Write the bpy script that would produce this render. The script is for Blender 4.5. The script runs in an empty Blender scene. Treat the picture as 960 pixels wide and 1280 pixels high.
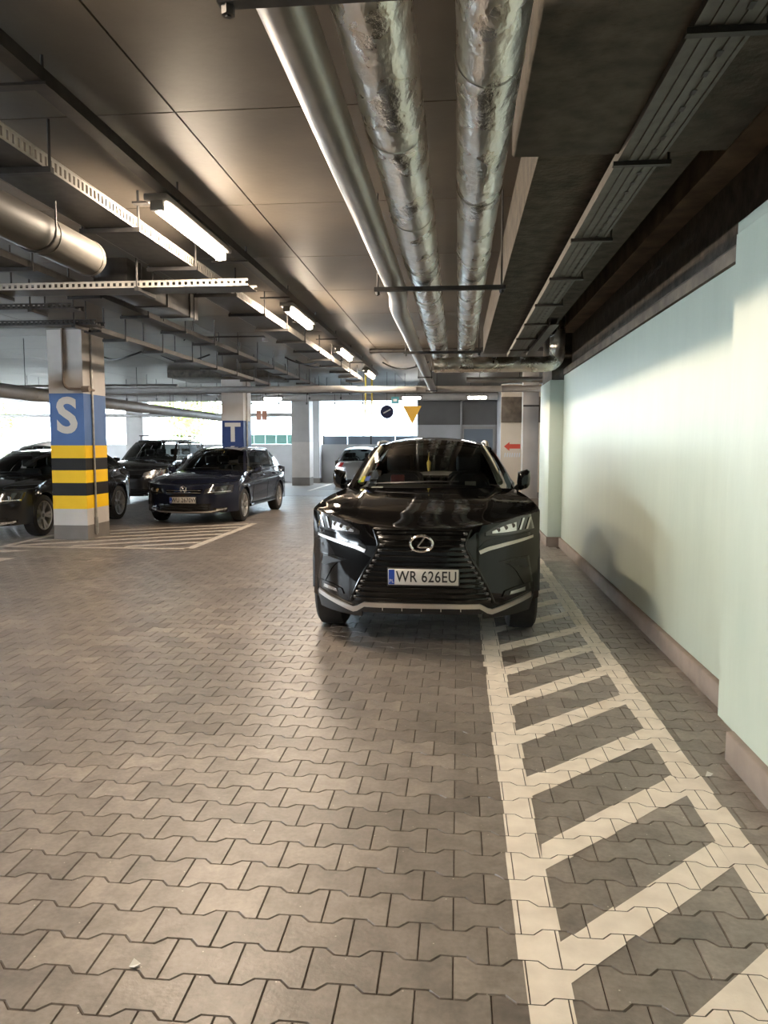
import bpy, bmesh, math, random
from mathutils import Vector, Matrix
random.seed(7)
S = bpy.context.scene
COL = S.collection
PI = math.pi

# ------------------------------------------------------------------ camera
F_PX, CX, CY, HZ, VX, EYE = 950.0, 480.0, 640.0, 556.0, 572.0, 1.5
PITCH = math.atan((CY - HZ) / F_PX)
YAW = math.atan((VX - CX) * math.cos(PITCH) / F_PX)
cd = bpy.data.cameras.new('camera'); cam = bpy.data.objects.new('camera', cd); COL.objects.link(cam)
cd.sensor_fit = 'HORIZONTAL'; cd.sensor_width = 36.0; cd.lens = F_PX / 960.0 * 36.0
cd.clip_start = 0.05; cd.clip_end = 300
cam.location = (0, 0, EYE)
cam.rotation_euler = (PI / 2 - PITCH, 0, YAW)
S.camera = cam
S.view_settings.view_transform = 'Standard'; S.view_settings.look = 'None'
S.view_settings.gamma = 1.0; S.view_settings.use_curve_mapping = False
S.view_settings.exposure = 2.15
S.cycles.max_bounces = 8; S.cycles.diffuse_bounces = 4; S.cycles.glossy_bounces = 4
S.cycles.transparent_max_bounces = 12; S.cycles.sample_clamp_indirect = 6.0
S.cycles.caustics_reflective = False; S.cycles.caustics_refractive = False
LAMP = 64.0          # emission of the fluorescent tubes
LAMP_COL = (1.0, 0.81, 0.61, 1)
DAY = 8.0            # daylight outside the openings
w = bpy.data.worlds.new('world'); S.world = w; w.use_nodes = True
bg = w.node_tree.nodes['Background']
bg.inputs[0].default_value = (0.80, 0.91, 1.0, 1); bg.inputs[1].default_value = DAY

_r = Vector((math.cos(YAW), math.sin(YAW), 0)); _f0 = Vector((-math.sin(YAW), math.cos(YAW), 0)); _z = Vector((0, 0, 1))
_f = _f0 * math.cos(PITCH) - _z * math.sin(PITCH); _u = _z * math.cos(PITCH) + _f0 * math.sin(PITCH)
def project(p):
    v = Vector(p) - Vector((0, 0, EYE)); d = v.dot(_f)
    if d < 0.05: return None
    return CX + F_PX * v.dot(_r) / d, CY - F_PX * v.dot(_u) / d

# ------------------------------------------------------------------ materials
MATS = {}
def nt(name):
    m = bpy.data.materials.new(name); m.use_nodes = True; t = m.node_tree
    MATS[name] = m
    return m, t, t.nodes['Principled BSDF'], t.nodes, t.links
def setp(b, **k):
    for a, v in k.items():
        n = a.replace('_', ' ')
        if n in b.inputs: b.inputs[n].default_value = v
def mat(name, c1, c2=None, rough=0.6, metal=0.0, scale=6.0, bump=0.0, bscale=60.0, detail=4.0, coat=0.0, stretch=(1, 1, 1), rvar=0.0, spec=0.5, dist=0.01):
    m, t, b, N, L = nt(name)
    setp(b, Roughness=rough, Metallic=metal, Coat_Weight=coat, Coat_Roughness=0.04, Specular_IOR_Level=spec)
    c1 = tuple(c1) + (1,)
    tc = N.new('ShaderNodeTexCoord'); mp = N.new('ShaderNodeMapping'); L.new(tc.outputs['Object'], mp.inputs[0]); mp.inputs['Scale'].default_value = stretch
    if c2 is not None:
        n = N.new('ShaderNodeTexNoise'); n.inputs['Scale'].default_value = scale; n.inputs['Detail'].default_value = detail
        L.new(mp.outputs[0], n.inputs['Vector'])
        r = N.new('ShaderNodeValToRGB'); r.color_ramp.elements[0].position = .3; r.color_ramp.elements[1].position = .7
        r.color_ramp.elements[0].color = c1; r.color_ramp.elements[1].color = tuple(c2) + (1,)
        L.new(n.outputs['Fac'], r.inputs[0]); L.new(r.outputs[0], b.inputs['Base Color'])
        if rvar:
            mr = N.new('ShaderNodeMapRange'); mr.inputs[3].default_value = rough - rvar; mr.inputs[4].default_value = rough + rvar
            L.new(n.outputs['Fac'], mr.inputs[0]); L.new(mr.outputs[0], b.inputs['Roughness'])
    else:
        b.inputs['Base Color'].default_value = c1
    if bump:
        n2 = N.new('ShaderNodeTexNoise'); n2.inputs['Scale'].default_value = bscale; n2.inputs['Detail'].default_value = 5
        L.new(mp.outputs[0], n2.inputs['Vector'])
        bp = N.new('ShaderNodeBump'); bp.inputs['Strength'].default_value = bump; bp.inputs['Distance'].default_value = dist
        L.new(n2.outputs['Fac'], bp.inputs['Height']); L.new(bp.outputs[0], b.inputs['Normal'])
    return m
def emit(name, c, s):
    m, t, b, N, L = nt(name)
    setp(b, Base_Color=(0.9, 0.9, 0.9, 1), Emission_Color=tuple(c), Emission_Strength=s)
    return m

mat('joint', (.060, .048, .039), (.095, .078, .063), .95, scale=30)
# paving stones: tone differs from stone to stone
m, t, b, N, L = nt('paver')
setp(b, Specular_IOR_Level=.85)
oi = N.new('ShaderNodeObjectInfo'); at = N.new('ShaderNodeAttribute'); at.attribute_name = 'tone'
ad = N.new('ShaderNodeMath'); ad.operation = 'ADD'; L.new(oi.outputs['Random'], ad.inputs[0]); L.new(at.outputs['Fac'], ad.inputs[1])
fr = N.new('ShaderNodeMath'); fr.operation = 'FRACT'; L.new(ad.outputs[0], fr.inputs[0])
rp = N.new('ShaderNodeValToRGB'); e = rp.color_ramp.elements
e[0].color = (.150, .128, .111, 1); e[1].color = (.295, .257, .227, 1); e.new(.10).color = (.206, .178, .157, 1); e.new(.85).color = (.247, .215, .189, 1)
L.new(fr.outputs[0], rp.inputs[0])
ge = N.new('ShaderNodeNewGeometry')
n1 = N.new('ShaderNodeTexNoise'); n1.inputs['Scale'].default_value = 1.1; n1.inputs['Detail'].default_value = 6; L.new(ge.outputs['Position'], n1.inputs['Vector'])
n2 = N.new('ShaderNodeTexNoise'); n2.inputs['Scale'].default_value = 55; n2.inputs['Detail'].default_value = 5; L.new(ge.outputs['Position'], n2.inputs['Vector'])
m1 = N.new('ShaderNodeMapRange'); m1.inputs[1].default_value = .3; m1.inputs[2].default_value = .7; m1.inputs[3].default_value = .78; m1.inputs[4].default_value = 1.12; L.new(n1.outputs['Fac'], m1.inputs[0])
m2 = N.new('ShaderNodeMapRange'); m2.inputs[1].default_value = .3; m2.inputs[2].default_value = .7; m2.inputs[3].default_value = .86; m2.inputs[4].default_value = 1.1; L.new(n2.outputs['Fac'], m2.inputs[0])
n3 = N.new('ShaderNodeTexNoise'); n3.inputs['Scale'].default_value = 8.5; n3.inputs['Detail'].default_value = 7; n3.inputs['Roughness'].default_value = .65; L.new(ge.outputs['Position'], n3.inputs['Vector'])
m3 = N.new('ShaderNodeMapRange'); m3.inputs[1].default_value = .3; m3.inputs[2].default_value = .62; m3.inputs[3].default_value = .66; m3.inputs[4].default_value = 1.14; L.new(n3.outputs['Fac'], m3.inputs[0])
mq = N.new('ShaderNodeMath'); mq.operation = 'MULTIPLY'; L.new(m1.outputs[0], mq.inputs[0]); L.new(m3.outputs[0], mq.inputs[1])
mu = N.new('ShaderNodeMath'); mu.operation = 'MULTIPLY'; L.new(mq.outputs[0], mu.inputs[0]); L.new(m2.outputs[0], mu.inputs[1])
vo = N.new('ShaderNodeTexVoronoi'); vo.inputs['Scale'].default_value = 16; L.new(ge.outputs['Position'], vo.inputs['Vector'])
vs_ = N.new('ShaderNodeMath'); vs_.operation = 'LESS_THAN'; vs_.inputs[1].default_value = .045; L.new(vo.outputs['Distance'], vs_.inputs[0])
vx = N.new('ShaderNodeMix'); vx.data_type = 'RGBA'; vx.inputs[7].default_value = (.50, .46, .40, 1); L.new(vs_.outputs[0], vx.inputs[0])
vm = N.new('ShaderNodeVectorMath'); vm.operation = 'SCALE'; L.new(rp.outputs[0], vm.inputs[0]); L.new(mu.outputs[0], vm.inputs['Scale'])
L.new(vm.outputs[0], vx.inputs[6]); L.new(vx.outputs[2], b.inputs['Base Color'])
mr = N.new('ShaderNodeMapRange'); mr.inputs[3].default_value = .30; mr.inputs[4].default_value = .50; L.new(n1.outputs['Fac'], mr.inputs[0]); L.new(mr.outputs[0], b.inputs['Roughness'])
bp = N.new('ShaderNodeBump'); bp.inputs['Strength'].default_value = .35; bp.inputs['Distance'].default_value = .004; L.new(n2.outputs['Fac'], bp.inputs['Height']); L.new(bp.outputs[0], b.inputs['Normal'])
# road paint, scuffed
mat('line_paint', (.68, .61, .53), (.84, .77, .68), .6, scale=9, bump=.2, bscale=70, rvar=.08)
mat('old_line_paint', (.55, .50, .44), (.74, .69, .62), .65, scale=9)
mat('asphalt', (.14, .125, .11), (.20, .18, .16), .5, scale=3, bump=.2, bscale=30, rvar=.12)
mat('mint_paint', (.385, .435, .36), (.435, .485, .405), .42, scale=2.2, bump=.22, bscale=9, stretch=(1, 2.2, .55), rvar=.08, dist=.006)
mat('mint_shade', (.36, .45, .36), (.42, .50, .41), .5, scale=2.2)
mat('skirting', (.20, .158, .128), (.26, .205, .165), .75, scale=7, bump=.2, bscale=50)
mat('ceiling_concrete', (.088, .075, .060), (.138, .118, .096), .50, scale=1.6, bump=.12, bscale=20, detail=8, rvar=.08, spec=.22)
mat('dark_concrete', (.026, .022, .016), (.088, .072, .055), .85, scale=9, bump=.8, bscale=30, detail=8)
mat('brown_concrete', (.085, .064, .047), (.20, .155, .112), .85, scale=5, bump=.6, bscale=25, detail=8)
mat('band_plaster', (.13, .125, .12), (.17, .165, .16), .8, scale=1.2)
mat('grey_plaster', (.36, .345, .33), (.43, .415, .40), .7, scale=2, bump=.1, bscale=30)
mat('rear_plaster', (.40, .40, .40), (.48, .48, .49), .7, scale=1.5)
mat('cream_plaster', (.74, .63, .49), (.80, .69, .55), .7, scale=2)
mat('column_paint', (.50, .465, .435), (.57, .53, .50), .55, scale=3, bump=.08, bscale=30)
mat('column_blue', (.075, .145, .33), (.09, .17, .38), .5, scale=3, spec=.2)
mat('column_navy', (.02, .04, .13), (.03, .05, .16), .5, scale=3, spec=.2)
mat('column_yellow', (.86, .52, .012), (.92, .58, .018), .5, scale=3, spec=.2)
mat('column_charcoal', (.012, .011, .011), (.018, .016, .016), .6, scale=3, spec=.2)
mat('column_base', (.15, .135, .12), (.19, .17, .15), .7, scale=4)
mat('letter_paint', (.58, .54, .49), None, .55)
mat('galvanized', (.30, .29, .27), (.46, .44, .41), .38, metal=.85, scale=14, rvar=.1)
mat('galvanized_light', (.36, .345, .315), (.46, .44, .40), .5, metal=.3, scale=14)
mat('tray_grey', (.055, .052, .05), (.085, .08, .076), .5, metal=.5, scale=14)
mat('tray_steel', (.085, .082, .077), (.13, .125, .118), .55, metal=.2, scale=14)
mat('dark_steel', (.035, .033, .033), (.06, .056, .053), .5, metal=.5, scale=10)
mat('pipe_grey', (.30, .285, .265), (.40, .38, .355), .36, metal=.75, scale=5, rvar=.08)
mat('duct_grey', (.075, .068, .060), (.105, .096, .085), .55, metal=.0, spec=.3, scale=4, rvar=.08)
mat('foil', (.62, .60, .56), (.80, .78, .74), .27, metal=1.0, scale=5, bump=.9, bscale=11, stretch=(1, .55, 1), rvar=.12, dist=.02)
mat('white_pipe', (.33, .32, .31), (.40, .39, .38), .5, scale=4)
mat('lamp_body', (.30, .29, .28), None, .5)
emit('tube_light', LAMP_COL, LAMP)
emit('tube_light_rear', (1, .95, .88, 1), 12.0)
mat('car_black', (.003, .003, .0033), None, .5, metal=.0, coat=1.0, spec=.0)
mat('car_blue', (.006, .008, .020), None, .5, coat=1.0, spec=.1)
mat('car_graphite', (.007, .007, .008), None, .5, coat=1.0, spec=.1)
mat('car_darkgrey', (.010, .009, .009), None, .5, coat=1.0, spec=.1)
mat('car_silver', (.45, .46, .48), None, .3, metal=.6, coat=.7)
mat('car_white', (.68, .70, .72), None, .3, coat=.8)
mat('black_plastic', (.012, .012, .012), None, .5)
mat('gloss_black', (.004, .004, .004), None, .12)
mat('tyre', (.014, .013, .013), (.022, .021, .02), .75, scale=20)
mat('alloy', (.52, .51, .50), (.60, .59, .58), .3, metal=.9, scale=6)
mat('dark_alloy', (.18, .18, .18), None, .3, metal=.9)
mat('chrome', (.78, .77, .75), None, .12, metal=1.0)
mat('satin_silver', (.62, .59, .55), None, .34, metal=.85)
mat('lamp_reflector', (.70, .69, .68), None, .18, metal=.9)
mat('lamp_dark', (.03, .03, .032), None, .15, metal=.3, coat=1.0)
mat('tail_red', (.42, .02, .02), None, .2, coat=1.0)
mat('plate_white', (.62, .60, .57), None, .45)
mat('plate_blue', (.015, .06, .36), None, .4)
mat('ink', (.012, .012, .014), None, .5)
mat('interior_dark', (.010, .009, .009), (.016, .015, .014), .7, scale=12)
mat('interior_red', (.16, .035, .03), None, .7)
mat('interior_cream', (.80, .74, .60), None, .7)
mat('sticker_yellow', (.75, .62, .05), None, .5)
mat('sticker_green', (.12, .42, .16), None, .5)
mat('sticker_blue', (.12, .18, .60), None, .5)
mat('paper', (.70, .70, .68), None, .7)
mat('ornament', (.60, .47, .12), None, .6)
mat('sign_red', (.72, .09, .05), None, .5)
mat('sign_white', (.80, .80, .82), None, .5)
mat('sign_cyan', (.12, .42, .52), None, .5)
mat('sign_navy', (.006, .009, .030), None, .6, spec=.1)
mat('sign_amber', (.56, .33, .02), None, .5)
mat('sign_pink', (.62, .36, .28), None, .5)
mat('rod_yellow', (.75, .60, .08), None, .5)
mat('green_glass', (.20, .42, .36), None, .25)
mat('blue_panel', (.16, .19, .23), None, .5)
mat('outside_wall', (.44, .50, .53), (.50, .56, .59), .8, scale=.6)
mat('bark', (.16, .12, .08), None, .9)
mat('leaf', (.20, .34, .05), (.36, .44, .08), .7, scale=.9)
mat('ground_outside', (.30, .30, .28), None, .9)
def glassmat(name, tint, rough=0.02, ior=1.5):
    m = bpy.data.materials.new(name); m.use_nodes = True; t = m.node_tree; N = t.nodes; L = t.links; MATS[name] = m
    N.remove(N['Principled BSDF']); o = N['Material Output']
    tr = N.new('ShaderNodeBsdfTransparent'); tr.inputs[0].default_value = tuple(tint) + (1,)
    gl = N.new('ShaderNodeBsdfGlossy'); gl.inputs['Roughness'].default_value = rough
    fr = N.new('ShaderNodeFresnel'); fr.inputs[0].default_value = ior
    mx = N.new('ShaderNodeMixShader'); L.new(fr.outputs[0], mx.inputs[0]); L.new(tr.outputs[0], mx.inputs[1]); L.new(gl.outputs[0], mx.inputs[2]); L.new(mx.outputs[0], o.inputs[0])
    return m
glassmat('windshield_glass', (.74, .77, .74))
glassmat('tinted_glass', (.58, .64, .66))
glassmat('lamp_lens', (.80, .82, .84))

# ------------------------------------------------------------------ mesh helpers
def link(name, me, m=None, parent=None, smooth=False):
    o = bpy.data.objects.new(name, me); COL.objects.link(o)
    if m and not me.materials: me.materials.append(MATS[m])
    if parent: o.parent = parent
    if smooth:
        for p in me.polygons: p.use_smooth = True
    return o
def mesh(name, V, Fc, m, parent=None, smooth=False):
    me = bpy.data.meshes.new(name); me.from_pydata([tuple(v) for v in V], [], Fc); me.update()
    return link(name, me, m, parent, smooth)
def thing(name, label, cat, loc=(0, 0, 0), rz=0.0, group=None):
    o = bpy.data.objects.new(name, None); COL.objects.link(o); o.location = loc; o.rotation_euler = (0, 0, rz)
    o.empty_display_size = .1
    return tag(o, label, cat, group)
def tag(o, label, cat, group=None):
    o['label'] = label; o['category'] = cat
    if group: o['group'] = group
    return o
def struct(o, label=None):
    o['kind'] = 'structure'
    if label: o['label'] = label
    return o
class MB:
    def __init__(s): s.v = []; s.f = []
    def add(s, V, Fc):
        n = len(s.v); s.v += [tuple(x) for x in V]; s.f += [tuple(i + n for i in q) for q in Fc]; return s
    def box(s, x0, x1, y0, y1, z0, z1):
        if x0 > x1: x0, x1 = x1, x0
        return s.add([(x0, y0, z0), (x1, y0, z0), (x1, y1, z0), (x0, y1, z0), (x0, y0, z1), (x1, y0, z1), (x1, y1, z1), (x0, y1, z1)],
                     [(3, 2, 1, 0), (4, 5, 6, 7), (0, 1, 5, 4), (1, 2, 6, 5), (2, 3, 7, 6), (3, 0, 4, 7)])
    def tube(s, pts, r, n=12, cap=True):
        pts = [Vector(p) for p in pts]; k = len(pts); rs = r if isinstance(r, (list, tuple)) else [r] * k
        base = len(s.v); up = None
        for i, p in enumerate(pts):
            d = (pts[min(i + 1, k - 1)] - pts[max(i - 1, 0)]).normalized()
            if up is None: up = Vector((0, 0, 1)) if abs(d.z) < .9 else Vector((1, 0, 0))
            a = d.cross(up)
            if a.length < 1e-4: a = d.cross(Vector((1, 0, 0)))
            a.normalize(); c = a.cross(d).normalized(); up = c
            for j in range(n):
                th = 2 * PI * j / n; s.v.append(tuple(p + (a * math.cos(th) + c * math.sin(th)) * rs[i]))
        for i in range(k - 1):
            for j in range(n):
                q = (j + 1) % n; s.f.append((base + i * n + j, base + i * n + q, base + (i + 1) * n + q, base + (i + 1) * n + j))
        if cap:
            s.f.append(tuple(base + j for j in range(n))); s.f.append(tuple(base + (k - 1) * n + j for j in reversed(range(n))))
        return s
    def prism(s, poly, y0, y1):
        n = len(poly); b = len(s.v)
        s.v += [(x, y0, z) for x, z in poly] + [(x, y1, z) for x, z in poly]
        s.f.append(tuple(b + i for i in range(n))); s.f.append(tuple(b + n + i for i in reversed(range(n))))
        for i in range(n):
            j = (i + 1) % n; s.f.append((b + j, b + i, b + n + i, b + n + j))
        return s
    def build(s, name, m, parent=None, smooth=False):
        o = mesh(name, s.v, s.f, m, parent)
        bm = bmesh.new(); bm.from_mesh(o.data); bmesh.ops.recalc_face_normals(bm, faces=bm.faces); bm.to_mesh(o.data); bm.free()
        if smooth:
            for p in o.data.polygons: p.use_smooth = True
            try: o.data.set_sharp_from_angle(angle=math.radians(40))
            except Exception: pass
        return o
def box(name, x0, x1, y0, y1, z0, z1, m, parent=None): return MB().box(x0, x1, y0, y1, z0, z1).build(name, m, parent)
def bevel(o, w=.01, seg=2):
    bm = bmesh.new(); bm.from_mesh(o.data)
    bmesh.ops.bevel(bm, geom=bm.edges[:], offset=w, segments=seg, affect='EDGES', profile=.6)
    bm.to_mesh(o.data); bm.free()
    for p in o.data.polygons: p.use_smooth = True
    try: o.data.set_sharp_from_angle(angle=math.radians(50))
    except Exception: pass
    return o
def grid(P, nu, nv, name, m, parent=None, flip=False, us=None, vs=None):
    us = us or [i / nu for i in range(nu + 1)]; vs = vs or [j / nv for j in range(nv + 1)]
    V = [P(u, v) for v in vs for u in us]; n = len(us); Fc = []
    for j in range(len(vs) - 1):
        for i in range(n - 1):
            q = (j * n + i, j * n + i + 1, (j + 1) * n + i + 1, (j + 1) * n + i); Fc.append(q[::-1] if flip else q)
    return mesh(name, V, Fc, m, parent, True)
def text(name, s, size, loc, m, parent=None, rot=(PI / 2, 0, 0), depth=.004, bold=0.0, sx=1.0, space=1.0):
    c = bpy.data.curves.new('text_curve', 'FONT'); c.body = s; c.size = size; c.extrude = depth; c.offset = bold
    c.align_x = 'CENTER'; c.align_y = 'CENTER'; c.resolution_u = 4; c.space_character = space
    o = bpy.data.objects.new('text_tmp', c); COL.objects.link(o)
    dg = bpy.context.evaluated_depsgraph_get(); me = bpy.data.meshes.new_from_object(o.evaluated_get(dg))
    bpy.data.objects.remove(o); bpy.data.curves.remove(c); me.materials.clear()
    q = link(name, me, m, parent); q.location = loc; q.rotation_euler = rot; q.scale = (sx, 1, 1)
    return q
lerp = lambda a, b, t: a + (b - a) * t
def sm(t): t = max(0., min(1., t)); return t * t * (3 - 2 * t)
def curve(pts):
    xs = [p[0] for p in pts]; ys = [p[1] for p in pts]; n = len(pts)
    ms = []
    for i in range(n):
        if i == 0: ms.append((ys[1] - ys[0]) / (xs[1] - xs[0]))
        elif i == n - 1: ms.append((ys[-1] - ys[-2]) / (xs[-1] - xs[-2]))
        else:
            a = (ys[i] - ys[i - 1]) / (xs[i] - xs[i - 1]); b_ = (ys[i + 1] - ys[i]) / (xs[i + 1] - xs[i])
            ms.append(0 if a * b_ <= 0 else 2 * a * b_ / (a + b_))
    def f(x):
        if x <= xs[0]: return ys[0]
        if x >= xs[-1]: return ys[-1]
        i = max(k for k in range(n - 1) if xs[k] <= x); h = xs[i + 1] - xs[i]; t = (x - xs[i]) / h
        return (2*t**3-3*t*t+1)*ys[i] + (t**3-2*t*t+t)*h*ms[i] + (-2*t**3+3*t*t)*ys[i+1] + (t**3-t*t)*h*ms[i+1]
    return f

# ------------------------------------------------------------------ floor of interlocking paving stones
XW = 1.53; Y_PAVE = 22.0
floor = struct(box('floor', -22, 2.7, -9, Y_PAVE, -.12, -.0055, 'joint'))
floor_rear = struct(box('floor', -22, 2.7, Y_PAVE, 30.2, -.12, .0, 'asphalt'))
PL, PD, HFL, HWA = .208, .148, .0885, .0595
def paver_outline(g):
    a = PL / 2 - g; x1 = PL / 2 - .037; x2 = x1 - .029; s = g * .45
    top = [(a, HFL - g), (x1 + s, HFL - g), (x2 + s, HWA - g), (-x2 - s, HWA - g), (-x1 - s, HFL - g), (-a, HFL - g)]
    return top + [(-x, -y) for x, y in top]
P_OUT, P_IN, P_PAINT = paver_outline(.0010), paver_outline(.0036), paver_outline(.0018)
def paver_geo(cx=0, cy=0, z=0):
    n = 12
    V = [(cx + x, cy + y, z) for x, y in P_IN] + [(cx + x, cy + y, z - .0060) for x, y in P_OUT]
    return V, [tuple(range(n))] + [(i, n + i, n + (i + 1) % n, (i + 1) % n) for i in range(n)]
V, Fc = paver_geo(); paver_me = bpy.data.meshes.new('paver'); paver_me.from_pydata(V, [], Fc); paver_me.materials.append(MATS['paver'])
spots = []
row = 0; y = 1.0
while y < Y_PAVE - .08:
    off = PL / 2 if row % 2 else 0
    xl = -.66 * y - 2.0; k = math.ceil((xl - off) / PL)
    while True:
        x = k * PL + off; k += 1
        if x > (1.42 if y < 3.85 else 1.56 if y < 11.2 else 1.36 if y < 12.7 else 2.5): break
        spots.append((x, y))
    y += PD; row += 1
def shown(s):
    p = project((s[0], s[1], 0)); return p and -40 < p[0] < 1000 and p[1] < 1320
order = sorted([i for i, s in enumerate(spots) if shown(s)], key=lambda i: spots[i][0]**2 + spots[i][1]**2)
near = set(order[:300]); SV, SF, TONE = [], [], []
for i, (x, y) in enumerate(spots):
    dz = random.uniform(-.0007, .0004)
    if i in near:
        o = bpy.data.objects.new('paver', paver_me); COL.objects.link(o); o.parent = floor; o.location = (x, y, dz)
    else:
        V, Fc = paver_geo(x, y, dz); n = len(SV); SV += V; SF += [tuple(a + n for a in q) for q in Fc]; TONE += [random.random()] * len(Fc)
rest = mesh('paver_field', SV, SF, 'paver', floor); rest['kind'] = 'stuff'
at = rest.data.attributes.new('tone', 'FLOAT', 'FACE'); at.data.foreach_set('value', TONE)

# painted markings: every stripe is cut by the joints between the stones
def clip(poly, win):
    for i in range(len(win)):
        a, b_ = win[i], win[(i + 1) % len(win)]; out = []
        sd = lambda p: (b_[0]-a[0])*(p[1]-a[1]) - (b_[1]-a[1])*(p[0]-a[0])
        for j in range(len(poly)):
            p, q = poly[j], poly[(j + 1) % len(poly)]; sp, sq = sd(p), sd(q)
            if sp >= 0: out.append(p)
            if (sp >= 0) != (sq >= 0):
                t = sp / (sp - sq); out.append((p[0] + (q[0]-p[0])*t, p[1] + (q[1]-p[1])*t))
        poly = out
        if len(poly) < 3: return []
    return poly
def stripe(name, quad, m, parent, z=.0013, rag=.009):
    cx = sum(p[0] for p in quad) / 4; cy = sum(p[1] for p in quad) / 4
    area = sum(quad[i][0]*quad[(i+1)%4][1] - quad[(i+1)%4][0]*quad[i][1] for i in range(4))
    if area < 0: quad = quad[::-1]
    x0, x1 = min(p[0] for p in quad) - .12, max(p[0] for p in quad) + .12; y0, y1 = min(p[1] for p in quad) - .1, max(p[1] for p in quad) + .1
    V, Fc = [], []
    for (x, y) in spots:
        if not (x0 < x < x1 and y0 < y < y1): continue
        q = [(p[0] + random.uniform(-rag, rag), p[1] + random.uniform(-rag, rag)) for p in quad]
        poly = clip([(x + a, y + b_) for a, b_ in P_PAINT], q)
        if len(poly) >= 3:
            n = len(V); V += [(a, b_, z) for a, b_ in poly]; Fc.append(tuple(range(n, n + len(poly))))
    if V: return mesh(name, V, Fc, m, parent)
hatch = thing('floor_marking', 'white hatched strip painted on the pavers beside the mint wall', 'marking', (0, 0, 0))
stripe('border_line', [(.195, 1.2), (.325, 1.2), (.325, 11.2), (.195, 11.2)], 'line_paint', hatch)
stripe('border_line', [(.99, 1.2), (1.115, 1.2), (1.115, 11.2), (.99, 11.2)], 'line_paint', hatch)
for k in range(-2, 17):
    y = 2.03 + k * .5725
    if y + .66 < 11.2: stripe('bar', [(.32, y), (.995, y + .665), (.995, y + .665 + .185), (.32, y + .185)], 'line_paint', hatch, z=.0012)
bay = thing('floor_marking', 'white hatched no-parking box painted around the column lettered S', 'marking', (0, 0, 0))
stripe('border_line', [(-6.75, 10.52), (-3.80, 10.52), (-3.80, 10.64), (-6.75, 10.64)], 'old_line_paint', bay)
stripe('border_line', [(-3.93, 10.5), (-3.80, 10.5), (-3.80, 14.2), (-3.93, 14.2)], 'old_line_paint', bay)
stripe('border_line', [(-6.75, 10.5), (-6.63, 10.5), (-6.63, 12.4), (-6.75, 12.4)], 'old_line_paint', bay)
for k in range(9):
    y = 10.7 + k * .55; xa, xb = -6.6, -3.95; ya, yb = y - 1.2, y + .55
    if ya < 10.64: xa = lerp(xa, xb, (10.64 - ya) / (yb - ya)); ya = 10.64
    if yb > 14.1: continue
    stripe('bar', [(xa, ya), (xb, yb), (xb, yb + .17), (xa, ya + .17)], 'old_line_paint', bay, z=.0012)
d = stripe('parking_line', [(-6.95, 10.0), (-6.3, 10.0), (-6.0, 10.22), (-6.6, 10.22)], 'old_line_paint', None)
if d: tag(d, 'short slanted white dash on the floor before the hatched box', 'marking')
d = stripe('parking_line', [(-6.6, 9.0), (-5.88, 9.0), (-5.85, 9.5), (-6.3, 9.5)], 'old_line_paint', None)
if d: tag(d, 'broad white dash painted in the driving aisle', 'marking')
mk = thing('floor_marking', 'white parking bay lines by the rear parapet', 'marking')
box('line', -4.6, -2.6, 24.5, 24.62, .001, .003, 'old_line_paint', mk); box('line', -4.9, -4.78, 24.5, 29, .001, .003, 'old_line_paint', mk)
# litter
o = tag(MB().add([(-.93, 1.985, .003), (-.91, 1.975, .009), (-.90, 2.0, .004), (-.925, 2.01, .012)], [(0, 1, 2, 3)]).build('paper_scrap', 'paper'), 'tiny cream paper scrap lying on the grey pavers', 'litter')
o = tag(MB().add([(1.13, 3.45, .003), (1.15, 3.44, .010), (1.175, 3.48, .004), (1.15, 3.49, .011)], [(0, 1, 2, 3)]).build('paper_scrap', 'paper'), 'small pale scrap lying near the wall skirting', 'litter')

# ------------------------------------------------------------------ right wall
wr = struct(box('wall_right', XW, XW + .3, 3.88, 11.36, .10, 2.50, 'mint_paint'))
wn = struct(box('wall_right', 1.32, XW + .3, -9, 3.88, .14, 2.50, 'mint_paint'))
box('plinth', 1.42, XW + .3, -9, 3.86, -.005, .14, 'brown_concrete', wn)
bevel(box('capping', 1.325, XW + .3, -9, 3.885, 2.50, 2.56, 'mint_paint', wn), .006, 1)
sk = struct(bevel(box('baseboard_right', XW - .035, XW + .02, 3.9, 11.36, -.005, .135, 'skirting'), .006, 1))
sk2 = struct(bevel(box('baseboard_right', 1.285, 1.44, -9, 3.66, -.005, .142, 'skirting'), .006, 1))
# pillar
pl = struct(bevel(box('wall_pillar', 1.33, 1.9, 11.37, 12.6, .0, 2.44, 'mint_paint'), .008, 1), 'pale mint pillar at the end of the wall')
box('plinth', 1.315, 1.9, 11.352, 12.61, -.005, .14, 'skirting', pl)
struct(box('beam_end', 1.36, 1.9, 11.40, 12.6, 2.445, 3.4, 'dark_concrete'))
# raw concrete above the mint wall
up = struct(box('wall_right_upper', 1.64, 1.95, -9, 12.6, 2.561, 3.4, 'dark_concrete'))
MB().prism([(XW - .02, 2.505), (1.7, 2.505), (1.7, 2.66), (1.60, 2.66), (XW - .02, 2.585)], 3.90, 11.3).build('lintel', 'brown_concrete', up)
box('ledge', 1.45, 1.7, -9, 11.3, 3.10, 3.4, 'brown_concrete', up)
sf = struct(box('ceiling_soffit', .40, 1.20, 3.94, 12.6, 2.97, 3.4, 'dark_concrete'))
bevel(box('soffit_slab', .255, 1.28, -9, 3.94, 2.91, 3.4, 'dark_concrete', sf), .012, 1)
struct(box('ceiling_soffit', 1.2, 1.66, -9, 12.6, 3.33, 3.45, 'dark_concrete'))
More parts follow.
